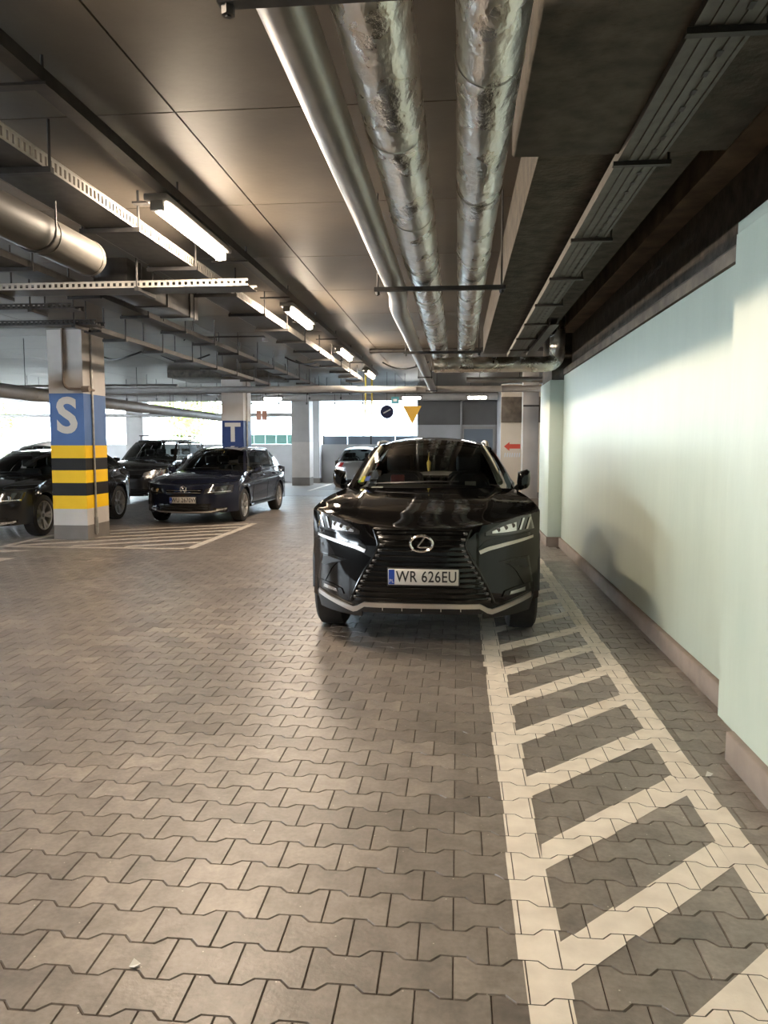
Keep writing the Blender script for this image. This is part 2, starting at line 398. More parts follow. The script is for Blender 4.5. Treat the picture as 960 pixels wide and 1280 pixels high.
# wall beyond the pillar
struct(box('wall_right_rear', 2.6, 2.75, 12.6, 24.4, -.01, 3.4, 'rear_plaster'))
struct(box('wall_right_rear', 1.9, 2.75, 12.45, 12.6, -.01, 3.4, 'grey_plaster'))
gc = thing('concrete_column', 'pale grey square column standing beyond the mint pillar', 'column', (1.78, 19.2, 0))
bevel(box('shaft', -.19, .19, -.19, .19, .18, 3.4, 'grey_plaster', gc), .008, 1); box('plinth', -.2, .2, -.2, .2, -.002, .18, 'column_base', gc)
MB().tube([(-.19, -.22, 2.45), (.2, -.22, 2.45)], .02, 8).build('conduit', 'dark_steel', gc)
wc = struct(box('wall_rear_cream', 1.36, 2.75, 24.4, 24.6, -.01, 3.4, 'cream_plaster'))
bevel(box('upper_panel', 1.36, 2.6, 24.37, 24.4, 2.2, 3.0, 'brown_concrete', wc), .005, 1)
struct(box('wall_rear_return', 1.36, 1.5, 24.6, 27.0, -.01, 3.4, 'rear_plaster'))
wg = struct(box('wall_rear_grey', -1.42, 1.36, 27.0, 27.2, -.01, 3.4, 'rear_plaster'))
box('dark_band', -1.42, 1.36, 26.97, 27.0, 2.2, 3.3, 'band_plaster', wg)
struct(box('wall_rear_return', -1.42, -1.27, 27.2, 30.2, -.01, 3.4, 'rear_plaster'))
dr = struct(box('door_1', .22, 1.22, 26.93, 26.97, .0, 2.05, 'blue_panel'))
box('door_frame', .14, .22, 26.92, 26.97, .0, 2.13, 'grey_plaster', dr); box('door_frame', 1.22, 1.30, 26.92, 26.97, .0, 2.13, 'grey_plaster', dr); box('door_frame', .22, 1.22, 26.92, 26.97, 2.05, 2.13, 'grey_plaster', dr)
o = MB().tube([(.12, 26.9, 0), (.12, 26.9, 3.0), (.3, 26.9, 3.1), (.9, 26.9, 3.1)], .035, 8).build('downpipe', 'white_pipe', None, True); tag(o, 'thin grey downpipe on the rear grey wall', 'pipe')
# arrow sign painted on cream wall
ar = thing('arrow_sign', 'red arrow pointing left over white lettering on the cream wall', 'sign', (1.71, 24.39, 1.45))
MB().prism([(-.25, 0), (-.08, .14), (-.08, .07), (.26, .07), (.26, -.07), (-.08, -.07), (-.08, -.14)], -.012, 0).build('arrow', 'sign_red', ar)
for k in range(7): MB().prism([(-.24 + k * .075, -.34), (-.205 + k * .075, -.34), (-.185 + k * .075, -.20), (-.22 + k * .075, -.20)], -.008, 0).build('letter_stroke', 'sign_white', ar)

# ------------------------------------------------------------------ ceiling
ce = struct(box('ceiling', -22, 2.75, -9, 30.2, 3.412, 3.6, 'ceiling_concrete'))
pan_me = {}
for i, (xa, xb) in enumerate([(-1.62, .45), (-4.12, -1.62), (-6.62, -4.12), (-9.12, -6.62), (-11.62, -9.12), (-14.2, -11.62), (-18, -14.2)]):
    for k in range(-1, 17):
        ya = 4.38 + (k - 2) * 1.68
        if ya + 1.68 > 30.1: continue
        if i not in pan_me:
            o = MB().box(.006, xb - xa - .006, .006, 1.674, -.012, .014).build('ceiling_panel', 'ceiling_concrete', ce); pan_me[i] = o.data
        else:
            o = bpy.data.objects.new('ceiling_panel', pan_me[i]); COL.objects.link(o); o.parent = ce
        o.location = (xa, ya, 3.40)
for ya, yb, x0, x1, zb in [(18.9, 20.7, -7.35, -4.6, 3.2), (26.3, 26.7, -20, 1.36, 3.2)]:
    struct(bevel(box('ceiling_beam', x0, x1, ya, yb, zb, 3.41, 'dark_concrete' if ya < 20 else 'ceiling_concrete'), .01, 1))

# ------------------------------------------------------------------ rear facade with daylight openings, outside world
pr = struct(box('wall_rear', -22, -1.42, 30.0, 30.2, -.01, 1.52, 'rear_plaster'))
struct(box('trim_1', -22, -1.42, 29.95, 30.25, 3.26, 3.6, 'grey_plaster'))
gp = thing('railing_panel', 'low green glass strip above the rear parapet', 'railing', (0, 30.1, 1.52))
for k in range(8): box('pane', -9.5 + k * .45, -9.06 + k * .45, -.01, .01, .01, .38, 'green_glass', gp)
bp_ = thing('railing_panel', 'blue-grey metal strip above the parapet by the silver car', 'railing', (0, 30.1, 1.52))
for k in range(4): box('board', -5.3 + k * .95, -4.37 + k * .95, -.02, .02, .0, .33, 'blue_panel', bp_)
for x in (-5.33, -3.42, -1.55): box('post', x - .03, x + .03, -.03, .03, -.0, .36, 'dark_steel', bp_)
wl = struct(box('wall_left', -22.2, -22, -9, 30.2, -.01, 1.0, 'rear_plaster'))
struct(box('wall_left', -22.2, -22, 8, 15.5, 1.0, 3.6, 'grey_plaster'))  # unseen solid stretch, added to stop daylight reflecting in the black car's front
for y in (-9, -1, 22, 29): struct(box('wall_left_pier', -22.2, -22, y, y + 1.2, 1.0, 3.6, 'grey_plaster'))
struct(box('wall_back', -22.2, 2.75, -9.2, -9, -.01, 3.6, 'grey_plaster'))
struct(box('ground_outside', -60, 30, 30.3, 90, -.4, -.05, 'ground_outside'))
ob = thing('neighbouring_building', 'pale blue-white building seen through the rear openings', 'building', (-5.2, 37, -.05))
box('wall', -5.5, 4.9, 0, 4, 0, 9, 'outside_wall', ob)
for z in (2.75, 3.6, 5.2): box('ledge', -5.5, 4.9, -.08, 0, z, z + .05, 'blue_panel', ob)
for x in (-4.2, -1.8, .6, 3.0): box('seam', x, x + .04, -.03, 0, 0, 9, 'blue_panel', ob)
def tree(label, loc, h, rad, n):
    t_ = thing('tree', label, 'tree', loc)
    MB().tube([(0, 0, 0), (.1, 0, h * .4), (0, .1, h * .75)], [.16, .12, .05], 8).build('trunk', 'bark', t_, True)
    for k in range(5):
        a = k * 1.26; MB().tube([(.05, 0, h * .38), (math.cos(a) * rad * .5, math.sin(a) * rad * .5, h * .62)], [.06, .02], 6).build('branch', 'bark', t_, True)
    V, Fc = [], []
    for _ in range(n):
        while True:
            p = Vector((random.uniform(-1, 1), random.uniform(-1, 1), random.uniform(-1, 1)))
            if .35 < p.length < 1: break
        c = Vector((p.x * rad, p.y * rad, h * .65 + p.z * h * .38)); a = Vector((random.gauss(0, 1), random.gauss(0, 1), random.gauss(0, 1))).normalized()
        b2 = a.orthogonal().normalized(); s = random.uniform(.10, .2); k = len(V)
        V += [c - a * s, c - b2 * s * .5, c + a * s, c + b2 * s * .5]; Fc.append((k, k + 1, k + 2, k + 3))
    f_ = mesh('foliage', V, Fc, 'leaf', t_); f_['kind'] = 'stuff'
tree('yellow-green leafy tree outside between columns S and T', (-15.2, 42, -.05), 6.5, 2.0, 1500)
tree('bright green tree outside past the parked black saloon', (-26.2, 41, -.05), 6.5, 1.9, 1500)

# ------------------------------------------------------------------ columns
def column(name, label, loc, wx, wy, bands, letter=None, lcol='letter_paint', lsize=.72, lz=1.9):
    t_ = thing(name, label, 'column', loc)
    for k, (z0, z1, m_) in enumerate(bands):
        box('painted_band' if 0 < k < len(bands) - 1 else ('plinth' if k == 0 else 'shaft'), -wx / 2, wx / 2, -wy / 2, wy / 2, z0, z1, m_, t_)
    if letter: text('letter', letter, lsize, (0, -wy / 2 - .002, lz), lcol, t_, bold=.022, depth=.002)
    return t_
cs = column('concrete_column', 'square column with white letter S on blue above yellow and black bands', (-6.09, 11.82, 0), .56, .75,
    [(-.002, .23, 'column_base'), (.23, .49, 'column_paint'), (.49, .70, 'column_yellow'), (.70, .90, 'column_charcoal'), (.90, 1.10, 'column_yellow'),
     (1.10, 1.29, 'column_charcoal'), (1.29, 1.49, 'column_yellow'), (1.49, 2.30, 'column_blue'), (2.30, 3.412, 'column_paint')], 'S', lsize=.76, lz=1.93)
MB().tube([(.30, -.12, .06), (.30, -.12, 3.40)], .018, 8).build('drain_pipe', 'galvanized', cs, True)
MB().tube([(.30, -.12, .08), (.30, -.12, .34)], .034, 8).build('pipe_sleeve', 'galvanized', cs, True)
MB().tube([(-.02, -.4, 3.40), (-.02, -.4, 2.46), (.01, -.4, 2.40), (.06, -.4, 2.37), (.28, -.4, 2.36), (.32, -.3, 2.36), (.33, -.12, 2.36)], .02, 8).build('conduit', 'skirting', cs, True)
MB().tube([(.28, -.40, 2.36), (.40, -.40, 2.36)], .05, 8).build('valve', 'skirting', cs, True)
box('capital_strip', -.285, .285, -.38, .38, 3.28, 3.36, 'column_base', cs)
ct = column('concrete_column', 'square column with white letter T on dark blue paint', (-5.86, 19.9, 0), .58, .75,
    [(-.002, .23, 'column_base'), (.23, .49, 'column_paint'), (.49, .70, 'column_yellow'), (.70, .90, 'column_charcoal'), (.90, 1.10, 'column_yellow'),
     (1.10, 1.29, 'column_charcoal'), (1.29, 1.42, 'column_yellow'), (1.42, 2.13, 'column_navy'), (2.13, 3.19, 'column_paint')], 'T', lsize=.66, lz=1.80)
MB().tube([(.31, -.1, .06), (.31, -.1, 3.19)], .018, 8).build('drain_pipe', 'galvanized', ct, True)
column('concrete_column', 'plain beige-grey column in the aisle with a dark plinth', (-5.74, 27.95, 0), .66, .7, [(-.002, .3, 'column_base'), (.3, 1.6, 'column_paint'), (1.6, 3.412, 'grey_plaster')])
column('concrete_column', 'slim grey column built against the rear parapet', (-5.68, 29.7, 0), .6, .5, [(-.002, .2, 'column_base'), (.2, 1.7, 'rear_plaster'), (1.7, 3.412, 'rear_plaster')])
column('concrete_column', 'grey column behind the dark people carrier', (-12.8, 29.6, 0), .7, .6, [(-.002, .2, 'column_base'), (.2, 1.7, 'grey_plaster'), (1.7, 3.412, 'grey_plaster')])

# ------------------------------------------------------------------ ceiling services
def lamp(label, x, y, z, ln=1.3, along='y', m='tube_light', group=None):
    t_ = thing('tube_lamp', label, 'lamp', (x, y, z), 0 if along == 'y' else PI / 2, group)
    bevel(box('housing', -.085, .085, -ln / 2 - .06, ln / 2 + .06, .035, .080, 'lamp_body', t_), .008, 1)
    MB().tube([(0, -ln / 2, 0), (0, -ln / 2 + .02, 0), (0, ln / 2 - .02, 0), (0, ln / 2, 0)], [.028, .04, .04, .028], 12).build('tube', m, t_, True)
    for s in (-1, 1): box('end_cap', -.045, .045, s * (ln / 2 + .02) - .02, s * (ln / 2 + .02) + .02, -.03, .04, 'lamp_body', t_)
    return t_
G = 'fluorescent lamps under the long trunking'
lab = ['long lit tube lamp hanging between the duct and the foil pipes', 'lit tube lamp beyond the end of the perforated tray', 'third lit tube lamp along the trunking from the round duct', 'small lit tube lamp just before the rear signs', 'far lit tube lamp over the aisle end']
for k in range(4): lamp(lab[k], -2.09, 5.99 + 4.04 * k, 3.15, 1.4, group=G)
lamp('lit tube lamp above the place where the viewer stands', -2.09, 1.95, 3.15, 1.4, group=G)
for (x, y, l_) in [(-1.42, 23.5, 'lit cross lamp above the amber triangle sign'), (.58, 23.5, 'lit cross lamp hanging before the rear grey wall'), (-5.75, 23.5, 'lit cross lamp beside the T column'), (-11.5, 20.5, 'lit cross lamp over the dark people carrier')]:
    t_ = lamp(l_, x, y, 2.93, .56, 'x', 'tube_light_rear', 'cross lamps at the rear')
    for s in (-1, 1): MB().tube([(0, s * .2, .08), (0, s * .2, .47)], .006, 6).build('hanger_rod', 'dark_steel', t_)
tr_ = thing('light_trunking', 'dark slim trunking rail carrying the tube lamps', 'trunking', (-2.06, 0, 3.29))
box('rail', -.045, .045, -8, 19.4, -.035, .035, 'dark_steel', tr_)
for k in range(-3, 10):
    for dx in (-.03, .03): MB().tube([(dx, 1.9 + k * 1.8, .03), (dx, 1.9 + k * 1.8, .11)], .008, 6).build('hanger_rod', 'dark_steel', tr_)
    box('bracket', -.30, .06, 1.87 + k * 1.8, 1.93 + k * 1.8, -.05, -.036, 'dark_steel', tr_)

def tray(label, p0, p1, wd, z, m='tray_grey', lm='galvanized_light', hang=1.25, lip=.055, ceilz=3.4, step=.055, slots=(True, True)):
    p0 = Vector((p0[0], p0[1], 0)); p1 = Vector((p1[0], p1[1], 0)); d = p1 - p0; ln = d.length; a = math.atan2(-d.x, d.y)
    t_ = thing('cable_tray', label, 'cable tray', (p0.x, p0.y, z), a)
    box('base', -wd / 2, wd / 2, 0, ln, 0, .004, m, t_)
    for s, sl in zip((-1, 1), slots):
        b2 = MB(); x = s * wd / 2
        b2.box(x - .002, x + .002, 0, ln, 0, .014); b2.box(x - .002, x + .002, 0, ln, lip - .012, lip)
        b2.box(x - .010, x + .010, 0, ln, lip, lip + .003)
        if sl:
            k = 0
            while k * step < ln - .02: b2.box(x - .002, x + .002, k * step, k * step + step * .5, .012, lip - .011); k += 1
        else: b2.box(x - .002, x + .002, 0, ln, .012, lip - .011)
        b2.build('side_rail', lm, t_)
    cb = MB()
    for k in range(3):
        x = -wd * .3 + k * wd * .25; cb.tube([(x, .05, .024), (x + .02, ln * .5, .024), (x, ln - .05, .024)], .018, 6)
    cb.build('cable_bundle', 'black_plastic', t_)
    k = .6
    while k < ln:
        box('bracket', -wd / 2 - .05, wd / 2 + .05, k - .02, k + .02, -.035, -.001, 'dark_steel', t_)
        for s in (-1, 1): MB().tube([(s * (wd / 2 + .035), k, -.03), (s * (wd / 2 + .035), k, ceilz - z)], .009, 6).build('hanger_rod', 'dark_steel', t_)
        k += hang
    return t_
tray('long pale perforated cable tray beside the lamp trunking', (-2.61, 1.3), (-2.61, 19.8), .37, 3.12, lip=.08)
tray('cross cable tray with square slots ending under the trunking', (-6.25, 6.85), (-1.85, 6.85), .30, 2.90, hang=1.4)
tray('short dark cross tray in front of the S column', (-7.5, 7.75), (-3.95, 7.75), .22, 2.90, lm='tray_grey')
tray('lower cross tray just before the top of the S column', (-7.5, 8.65), (-4.15, 8.65), .22, 2.88, lm='tray_grey')
tray('dark cable tray running from the duct towards column T', (-3.86, 4.6), (-3.86, 21.9), .26, 3.04, lm='tray_grey', slots=(False, False))
tray('narrow dark tray beside column S running to the rear', (-4.42, 9.0), (-4.42, 17.4), .22, 2.86, lm='tray_grey', slots=(False, False))
tray('short side tray left of the round duct', (-4.6, 3.0), (-4.6, 6.2), .26, 3.02, lm='tray_grey', slots=(False, False))
tray('cross tray at the aisle end before the rear beam', (-7.5, 22.4), (-2.1, 22.4), .30, 3.0, lm='tray_grey', slots=(False, False))
# tray under the right soffit
rt = thing('cable_tray', 'ribbed steel cable tray under the dark soffit by the wall', 'cable tray', (.87, 0, 2.885))
b2 = MB().box(-.10, .10, -3, 12.3, 0, .004)
for k in range(5): b2.box(-.10 + k * .047, -.088 + k * .047, -3, 12.3, -.006, 0)
for s in (-1, 1): b2.box(s * .102 - .002, s * .102 + .002, -3, 12.3, -.006, .05)
b2.build('base', 'tray_steel', rt)
sl = MB()
for k in range(70): sl.box(.03, .05, 2 + k * .15, 2.045 + k * .15, -.0075, -.006)
sl.build('slot_row', 'ink', rt)['kind'] = 'stuff'
for y in (2.75, 3.95, 5.35, 6.55, 7.75, 8.95, 10.15, 11.35):
    box('bracket', -.125, .15, y - .016, y + .016, -.028, -.007, 'dark_steel', rt)
    MB().tube([(.14, y, -.02), (.14, y, .085)], .007, 6).build('hanger_rod', 'dark_steel', rt)
rt2 = thing('cable_tray', 'short side tray beyond the bend of the ribbed tray', 'cable tray', (1.12, 9.2, 2.90))
box('base', -.05, .05, 0, 3.1, 0, .004, 'tray_steel', rt2)
for s in (-1, 1): box('side_rail', s * .05 - .002, s * .05 + .002, 0, 3.1, 0, .04, 'tray_steel', rt2)
for y in (.6, 1.6, 2.6): MB().tube([(0, y, .0), (0, y, .42)], .006, 6).build('hanger_rod', 'dark_steel', rt2)

# pipes
def pipe(label, pts, r, m='foil', bands=0, name='insulated_pipe', n=28, wob=0.0, cat='pipe', drops=()):
    pts = [Vector(p) for p in pts]; t_ = thing(name, label, cat, tuple(pts[0]))
    dense = []
    for i in range(len(pts) - 1):
        ln = (pts[i + 1] - pts[i]).length; k = max(1, int(ln / .12)) if wob else 1
        for j in range(k): dense.append(pts[i].lerp(pts[i + 1], j / k))
    dense.append(pts[-1]); rs = [r * (1 + random.uniform(-wob, wob)) for _ in dense]
    MB().tube([p - pts[0] for p in dense], rs, n).build('jacket', m, t_, True)
    for k in drops:
        q = pts[0].lerp(pts[-1], k) - pts[0]; MB().tube([q + Vector((0, 0, r * .9)), Vector((q.x, q.y, 3.4 - pts[0].z))], .007, 6).build('hanger_rod', 'dark_steel', t_)
    if bands:
        ln = (pts[-1] - pts[0]).length; d = (pts[-1] - pts[0]).normalized(); k = .5
        while k < ln:
            MB().tube([d * k, d * (k + .03)], r * 1.035, n).build('band', m, t_, True); k += bands
    return t_
def bend(pts, rad, n=6):
    pts = [Vector(p) for p in pts]; out = [pts[0]]
    for i in range(1, len(pts) - 1):
        a = (pts[i - 1] - pts[i]).normalized(); b2 = (pts[i + 1] - pts[i]).normalized()
        p, q = pts[i] + a * rad, pts[i] + b2 * rad
        for k in range(n + 1):
            t = k / n; out.append(p * (1 - t)**2 + pts[i] * 2 * t * (1 - t) + q * t * t)
    return out + [pts[-1]]
pipe('thick foil-wrapped pipe in the middle of three overhead pipes', [(-.268, -3, 2.824), (-.268, 12.8, 2.824)], .1245, 'foil', 1.15, wob=.018)
pipe('foil-wrapped pipe beside the dark soffit with dark smudges', [(.094, -3, 2.814), (.104, 12.4, 2.814)], .114, 'foil', 1.3, wob=.018)
pipe('slimmer smooth grey pipe nearest the tube lamps', bend([(-.513, -3, 2.781), (-.513, 6.6, 2.781), (-.565, 7.2, 2.781), (-.584, 18.0, 2.781)], .2), .081, 'pipe_grey', 0)
pipe('silver cross pipe with an elbow rising beside the mint pillar', bend([(-.33, 10.6, 2.59), (1.33, 10.6, 2.59), (1.33, 10.6, 3.30)], .16), .104, 'foil', 0, wob=.01)
G2 = 'threaded-rod pipe hangers'
for y, l_ in [(2.08, 'steel hanger bar on the wide stretch of the three pipes before the others'), (5.89, 'steel hanger bar crossing under the three pipes above the car bonnet'), (9.9, 'steel hanger bar by the silver cross pipe')]:
    t_ = thing('pipe_hanger', l_, 'hanger', (-.122 if y < 8 else -.18, y, 2.682), 0, G2)
    box('crossbar', -.52, .47, -.02, .02, -.02, .012, 'dark_steel', t_)
    for s, x in ((-1, -.495), (1, .44)):
        MB().tube([(x, 0, -.05), (x, 0, .71 if s < 0 or y > 3 else .228)], .008, 6).build('rod', 'dark_steel', t_)
        MB().tube([(x, 0, -.045), (x, 0, -.022)], .018, 6).build('nut', 'dark_steel', t_)
for y in (13.6, 17.0):
    t_ = thing('pipe_hanger', 'small rod hanger holding the slim grey pipe', 'hanger', (-.584, y, 2.692), 0, G2)
    box('crossbar', -.13, .13, -.015, .015, -.015, .005, 'dark_steel', t_)
    for s in (-1, 1): MB().tube([(s * .115, 0, -.03), (s * .115, 0, .70)], .007, 6).build('rod', 'dark_steel', t_)
pipe('round grey air duct ending before the cross tray', [(-2.73, -2, 2.875), (-2.73, 5.5, 2.875)], .128, 'duct_grey', 1.6, 'round_duct', cat='duct')
pipe('fat grey pipe passing behind columns S and T', bend([(-7.6, 8.0, 2.42), (-8.05, 26.2, 2.42)], .1), .125, 'white_pipe', 2.4, 'drain_pipe', drops=[.28, .42, .56, .7, .84, .97])
pipe('thin grey pipe running across the rear openings', [(-21, 28.6, 2.63), (-6.2, 28.6, 2.63)], .07, 'white_pipe', 0, 'drain_pipe', drops=[.2, .35, .5, .65, .8, .95])
pipe('pale pipe crossing the aisle in front of the T column', bend([(-9.5, 17.75, 2.80), (-2.6, 17.75, 2.80), (-2.3, 18.1, 2.80), (2.5, 18.1, 2.80)], .15), .075, 'white_pipe', 2.0, 'cross_pipe')
pipe('thin dark conduit crossing over the pillar', [(-1.75, 15.2, 3.355), (2.5, 15.2, 3.355)], .045, 'dark_steel', 0, 'cross_pipe')
pipe('grey cross pipe meeting the pale mint pillar', [(.15, 13.9, 2.66), (2.5, 13.9, 2.66)], .05, 'pipe_grey', 0, 'cross_pipe', drops=[.1, .4, .75])
pipe('wide pale duct across the aisle end', [(-14, 25.4, 3.08), (1.3, 25.4, 3.08)], .12, 'white_pipe', 0, 'cross_pipe', drops=[.1, .25, .4, .55, .7, .85, .97])
pipe('long dark beam-like pipe left of the S column', [(-16, 20.0, 3.05), (-7.5, 20.0, 3.05)], .08, 'pipe_grey', 0, 'cross_pipe', drops=[.3, .5, .7, .9])
bd = thing('box_duct', 'dark rectangular air duct between the cross trays', 'duct', (-3.32, 7.15, 3.0))
bevel(box('casing', -.17, .17, 0, 2.0, 0, .28, 'dark_steel', bd), .008, 1)
for y in (.3, 1.0, 1.7): box('flange', -.185, .185, y - .015, y + .015, -.012, .29, 'dark_steel', bd)
for y in (.2, 1.8):
    for s in (-1, 1): MB().tube([(s * .19, y, -.03), (s * .19, y, .41)], .007, 6).build('hanger_rod', 'dark_steel', bd)
dc = [o for o in COL.objects if o.name == 'round_duct'][0]
MB().tube([(0, 7.5, 0), (0, 7.54, .002), (0, 7.62, .01), (0, 7.63, .01)], [.131, .131, .095, .09], 28).build('end_cap', 'duct_grey', dc, True)
for y in (1.3, 3.2, 5.0, 6.8):
    MB().tube([(.15 * math.cos(a), y, .132 * math.sin(a)) for a in [PI + PI * k / 12 for k in range(13)]], .008, 6).build('strap', 'dark_steel', dc)
    for s in (-1, 1): MB().tube([(s * .15, y, 0), (s * .15, y, .18)], .006, 6).build('hanger_rod', 'dark_steel', dc)
# sagging cables and sprinkler drops at the rear
for k in range(6):
    x = (-7.4, -6.2, -3.7, -3.6, -1.72, -1.0)[k]; y = 15.0 + k * .62; z = 3.37
    o = MB().tube([(x + 1.05 * q / 10, y + .12 * math.sin(q * .63), z - .6 * (q / 10) * (1 - q / 10)) for q in range(11)], .018, 6).build('sagging_cable', 'black_plastic', None, True)
    tag(o, 'dark cable sagging between trays under the rear ceiling', 'cable', 'sagging cables')
for k in range(16):
    x = -9.6 + (k % 8) * .9 + (k // 8) * .3; y = 21.5 + (k // 8) * 2.6
    t_ = thing('sprinkler_drop', 'thin sprinkler drop hanging from the rear ceiling', 'sprinkler', (x, y, 3.4), 0, 'sprinkler drops')
    MB().tube([(0, 0, 0), (0, 0, -.55)], .008, 6).build('rod', 'dark_steel', t_); MB().tube([(0, 0, -.55), (0, 0, -.62)], .025, 6).build('head', 'dark_steel', t_)

# hanging signs at the rear
t_ = thing('round_sign', 'round navy sign hanging beside the small cyan sign', 'sign', (-1.85, 20, 2.36))
MB().tube([(0, -.012, 0), (0, .012, 0)], .175, 24).build('disc', 'sign_navy', t_); MB().tube([(0, 0, .17), (0, 0, 1.04)], .006, 6).build('wire', 'dark_steel', t_)
MB().prism([(-.10, -.02), (.09, .08), (.10, .05), (-.09, -.05)], -.0145, -.012).build('pictogram', 'blue_panel', t_)
t_ = thing('triangle_sign', 'amber triangle sign pointing down under a cross lamp', 'sign', (-1.21, 20.4, 2.3))
MB().prism([(-.25, .23), (.25, .23), (0, -.25)], -.012, .012).build('plate', 'sign_amber', t_)
for s in (-1, 1): MB().tube([(s * .2, 0, .23), (s * .2, 0, 1.1)], .006, 6).build('wire', 'dark_steel', t_)
t_ = thing('small_sign', 'small square cyan sign hanging above the round navy sign', 'sign', (-1.66, 20.3, 2.68))
bevel(box('plate', -.10, .10, -.012, .012, -.09, .09, 'sign_cyan', t_), .003, 1); MB().tube([(0, 0, .09), (0, 0, .72)], .006, 6).build('wire', 'dark_steel', t_)
box('pictogram', -.05, .05, -.015, -.012, -.03, .03, 'sign_white', t_)
for x in (-2.44, -2.27): tag(MB().tube([(x, 20.2, 2.26), (x, 20.2, 3.4)], .022, 8).build('hanging_rod', 'rod_yellow'), 'thin yellow rod hanging from the ceiling left of the round sign', 'rod', 'yellow rods')
for x, l_ in ((-5.52, 'small pink hanging sign right of the T column'), (-5.36, 'second small pink sign, beside the beige column')):
    t_ = thing('hanging_sign', l_, 'sign', (x, 20.9, 2.32))
    box('plate', -.07, .07, -.008, .008, -.13, .13, 'sign_pink', t_)
    for s in (-1, 1): MB().tube([(s * .05, 0, .13), (s * .05, 0, 1.08)], .004, 6).build('wire', 'dark_steel', t_)
t_ = thing('ceiling_sensor', 'small round smoke detector on a bent conduit near column T', 'sensor', (-3.1, 12.2, 3.16))
MB().tube([(0, 0, 0), (0, 0, .05)], .05, 12).build('head', 'white_pipe', t_); MB().tube([(0, 0, .05), (-.02, 0, .08), (-1.3, 0, .08), (-1.35, 0, .03)], .012, 6).build('conduit', 'dark_steel', t_)

# ------------------------------------------------------------------ cars
def lathe(prof, n=40, axis='x'):
    V, Fc = [], []; k = len(prof)
    for i in range(n):
        a = 2 * PI * i / n
        for (x, r) in prof: V.append((x, r * math.cos(a), r * math.sin(a)))
    for i in range(n):
        j = (i + 1) % n
        for q in range(k - 1): Fc.append((i * k + q, i * k + q + 1, j * k + q + 1, j * k + q))
    return V, Fc
_wheel_cache = {}
def wheel(parent, x, y, R, wd, spokes, rim_m, side):
    """side: +1 the outer face looks to +x"""
    key = (R, wd, spokes, rim_m, side)
    rr = R * .69
    if key not in _wheel_cache:
        h = wd / 2
        prof = [(-h * .8, rr), (-h, rr * 1.08), (-h, R * .9), (-h * .8, R * .985), (-h * .4, R), (h * .4, R), (h * .8, R * .985), (h, R * .9), (h, rr * 1.08), (h * .8, rr)]
        b2 = MB(); b2.add(*lathe(prof, 44)); ty = b2.build('tyre', 'tyre', None, True)
        b2 = MB(); b2.add(*lathe([(-h * .7, rr * .98), (h * .55, rr * .92), (h * .86, rr * .96), (h * .9, rr * 1.03), (h * .7, rr * 1.02)], 44))
        b2.add(*lathe([(-h * .2, rr * .95), (-h * .2, .01)], 32))
        for k in range(spokes):
            a0 = 2 * PI * k / spokes
            for da in (-.16, .16):
                V = []
                for (r, wx, xo) in ((.055, .017, h * .62), (rr * .97, .024, h * .80)):
                    aa = a0 + da * (r / rr) ** .5
                    for xx in (xo - .03, xo):
                        for s in (-1, 1): V.append((xx, r * math.cos(aa) - s * wx * math.sin(aa), r * math.sin(aa) + s * wx * math.cos(aa)))
                b2.add(V, [(0, 1, 5, 4), (2, 6, 7, 3), (0, 4, 6, 2), (1, 3, 7, 5), (4, 5, 7, 6), (0, 2, 3, 1)])
        b2.add(*lathe([(h * .3, .075), (h * .66, .07), (h * .7, .05), (h * .7, .004)], 20))
        rm = b2.build('rim', rim_m, None)
        b2 = MB(); b2.add(*lathe([(h * .70, .034), (h * .735, .028), (h * .735, .003)], 16)); hb = b2.build('hub_cap', 'dark_alloy', None)
        ds = MB().add(*lathe([(0, rr * .66), (.012, rr * .66), (.012, .06), (0, .06)], 32)).build('brake_disc', 'galvanized', None)
        meshes = [(q.name, q.data) for q in (ty, rm, hb, ds)]
        for q in (ty, rm, hb, ds): bpy.data.objects.remove(q)
        _wheel_cache[key] = [(n.split('.')[0], d) for n, d in meshes]
    e_ = None
    for n, d in _wheel_cache[key]:
        o = bpy.data.objects.new(n if n != 'tyre' else 'wheel', d); COL.objects.link(o)
        if n == 'tyre':
            e_ = o; o.parent = parent; o.location = (x, y, R); o.rotation_euler = (0, 0, 0 if side > 0 else PI)
        else: o.parent = e_
    return e_

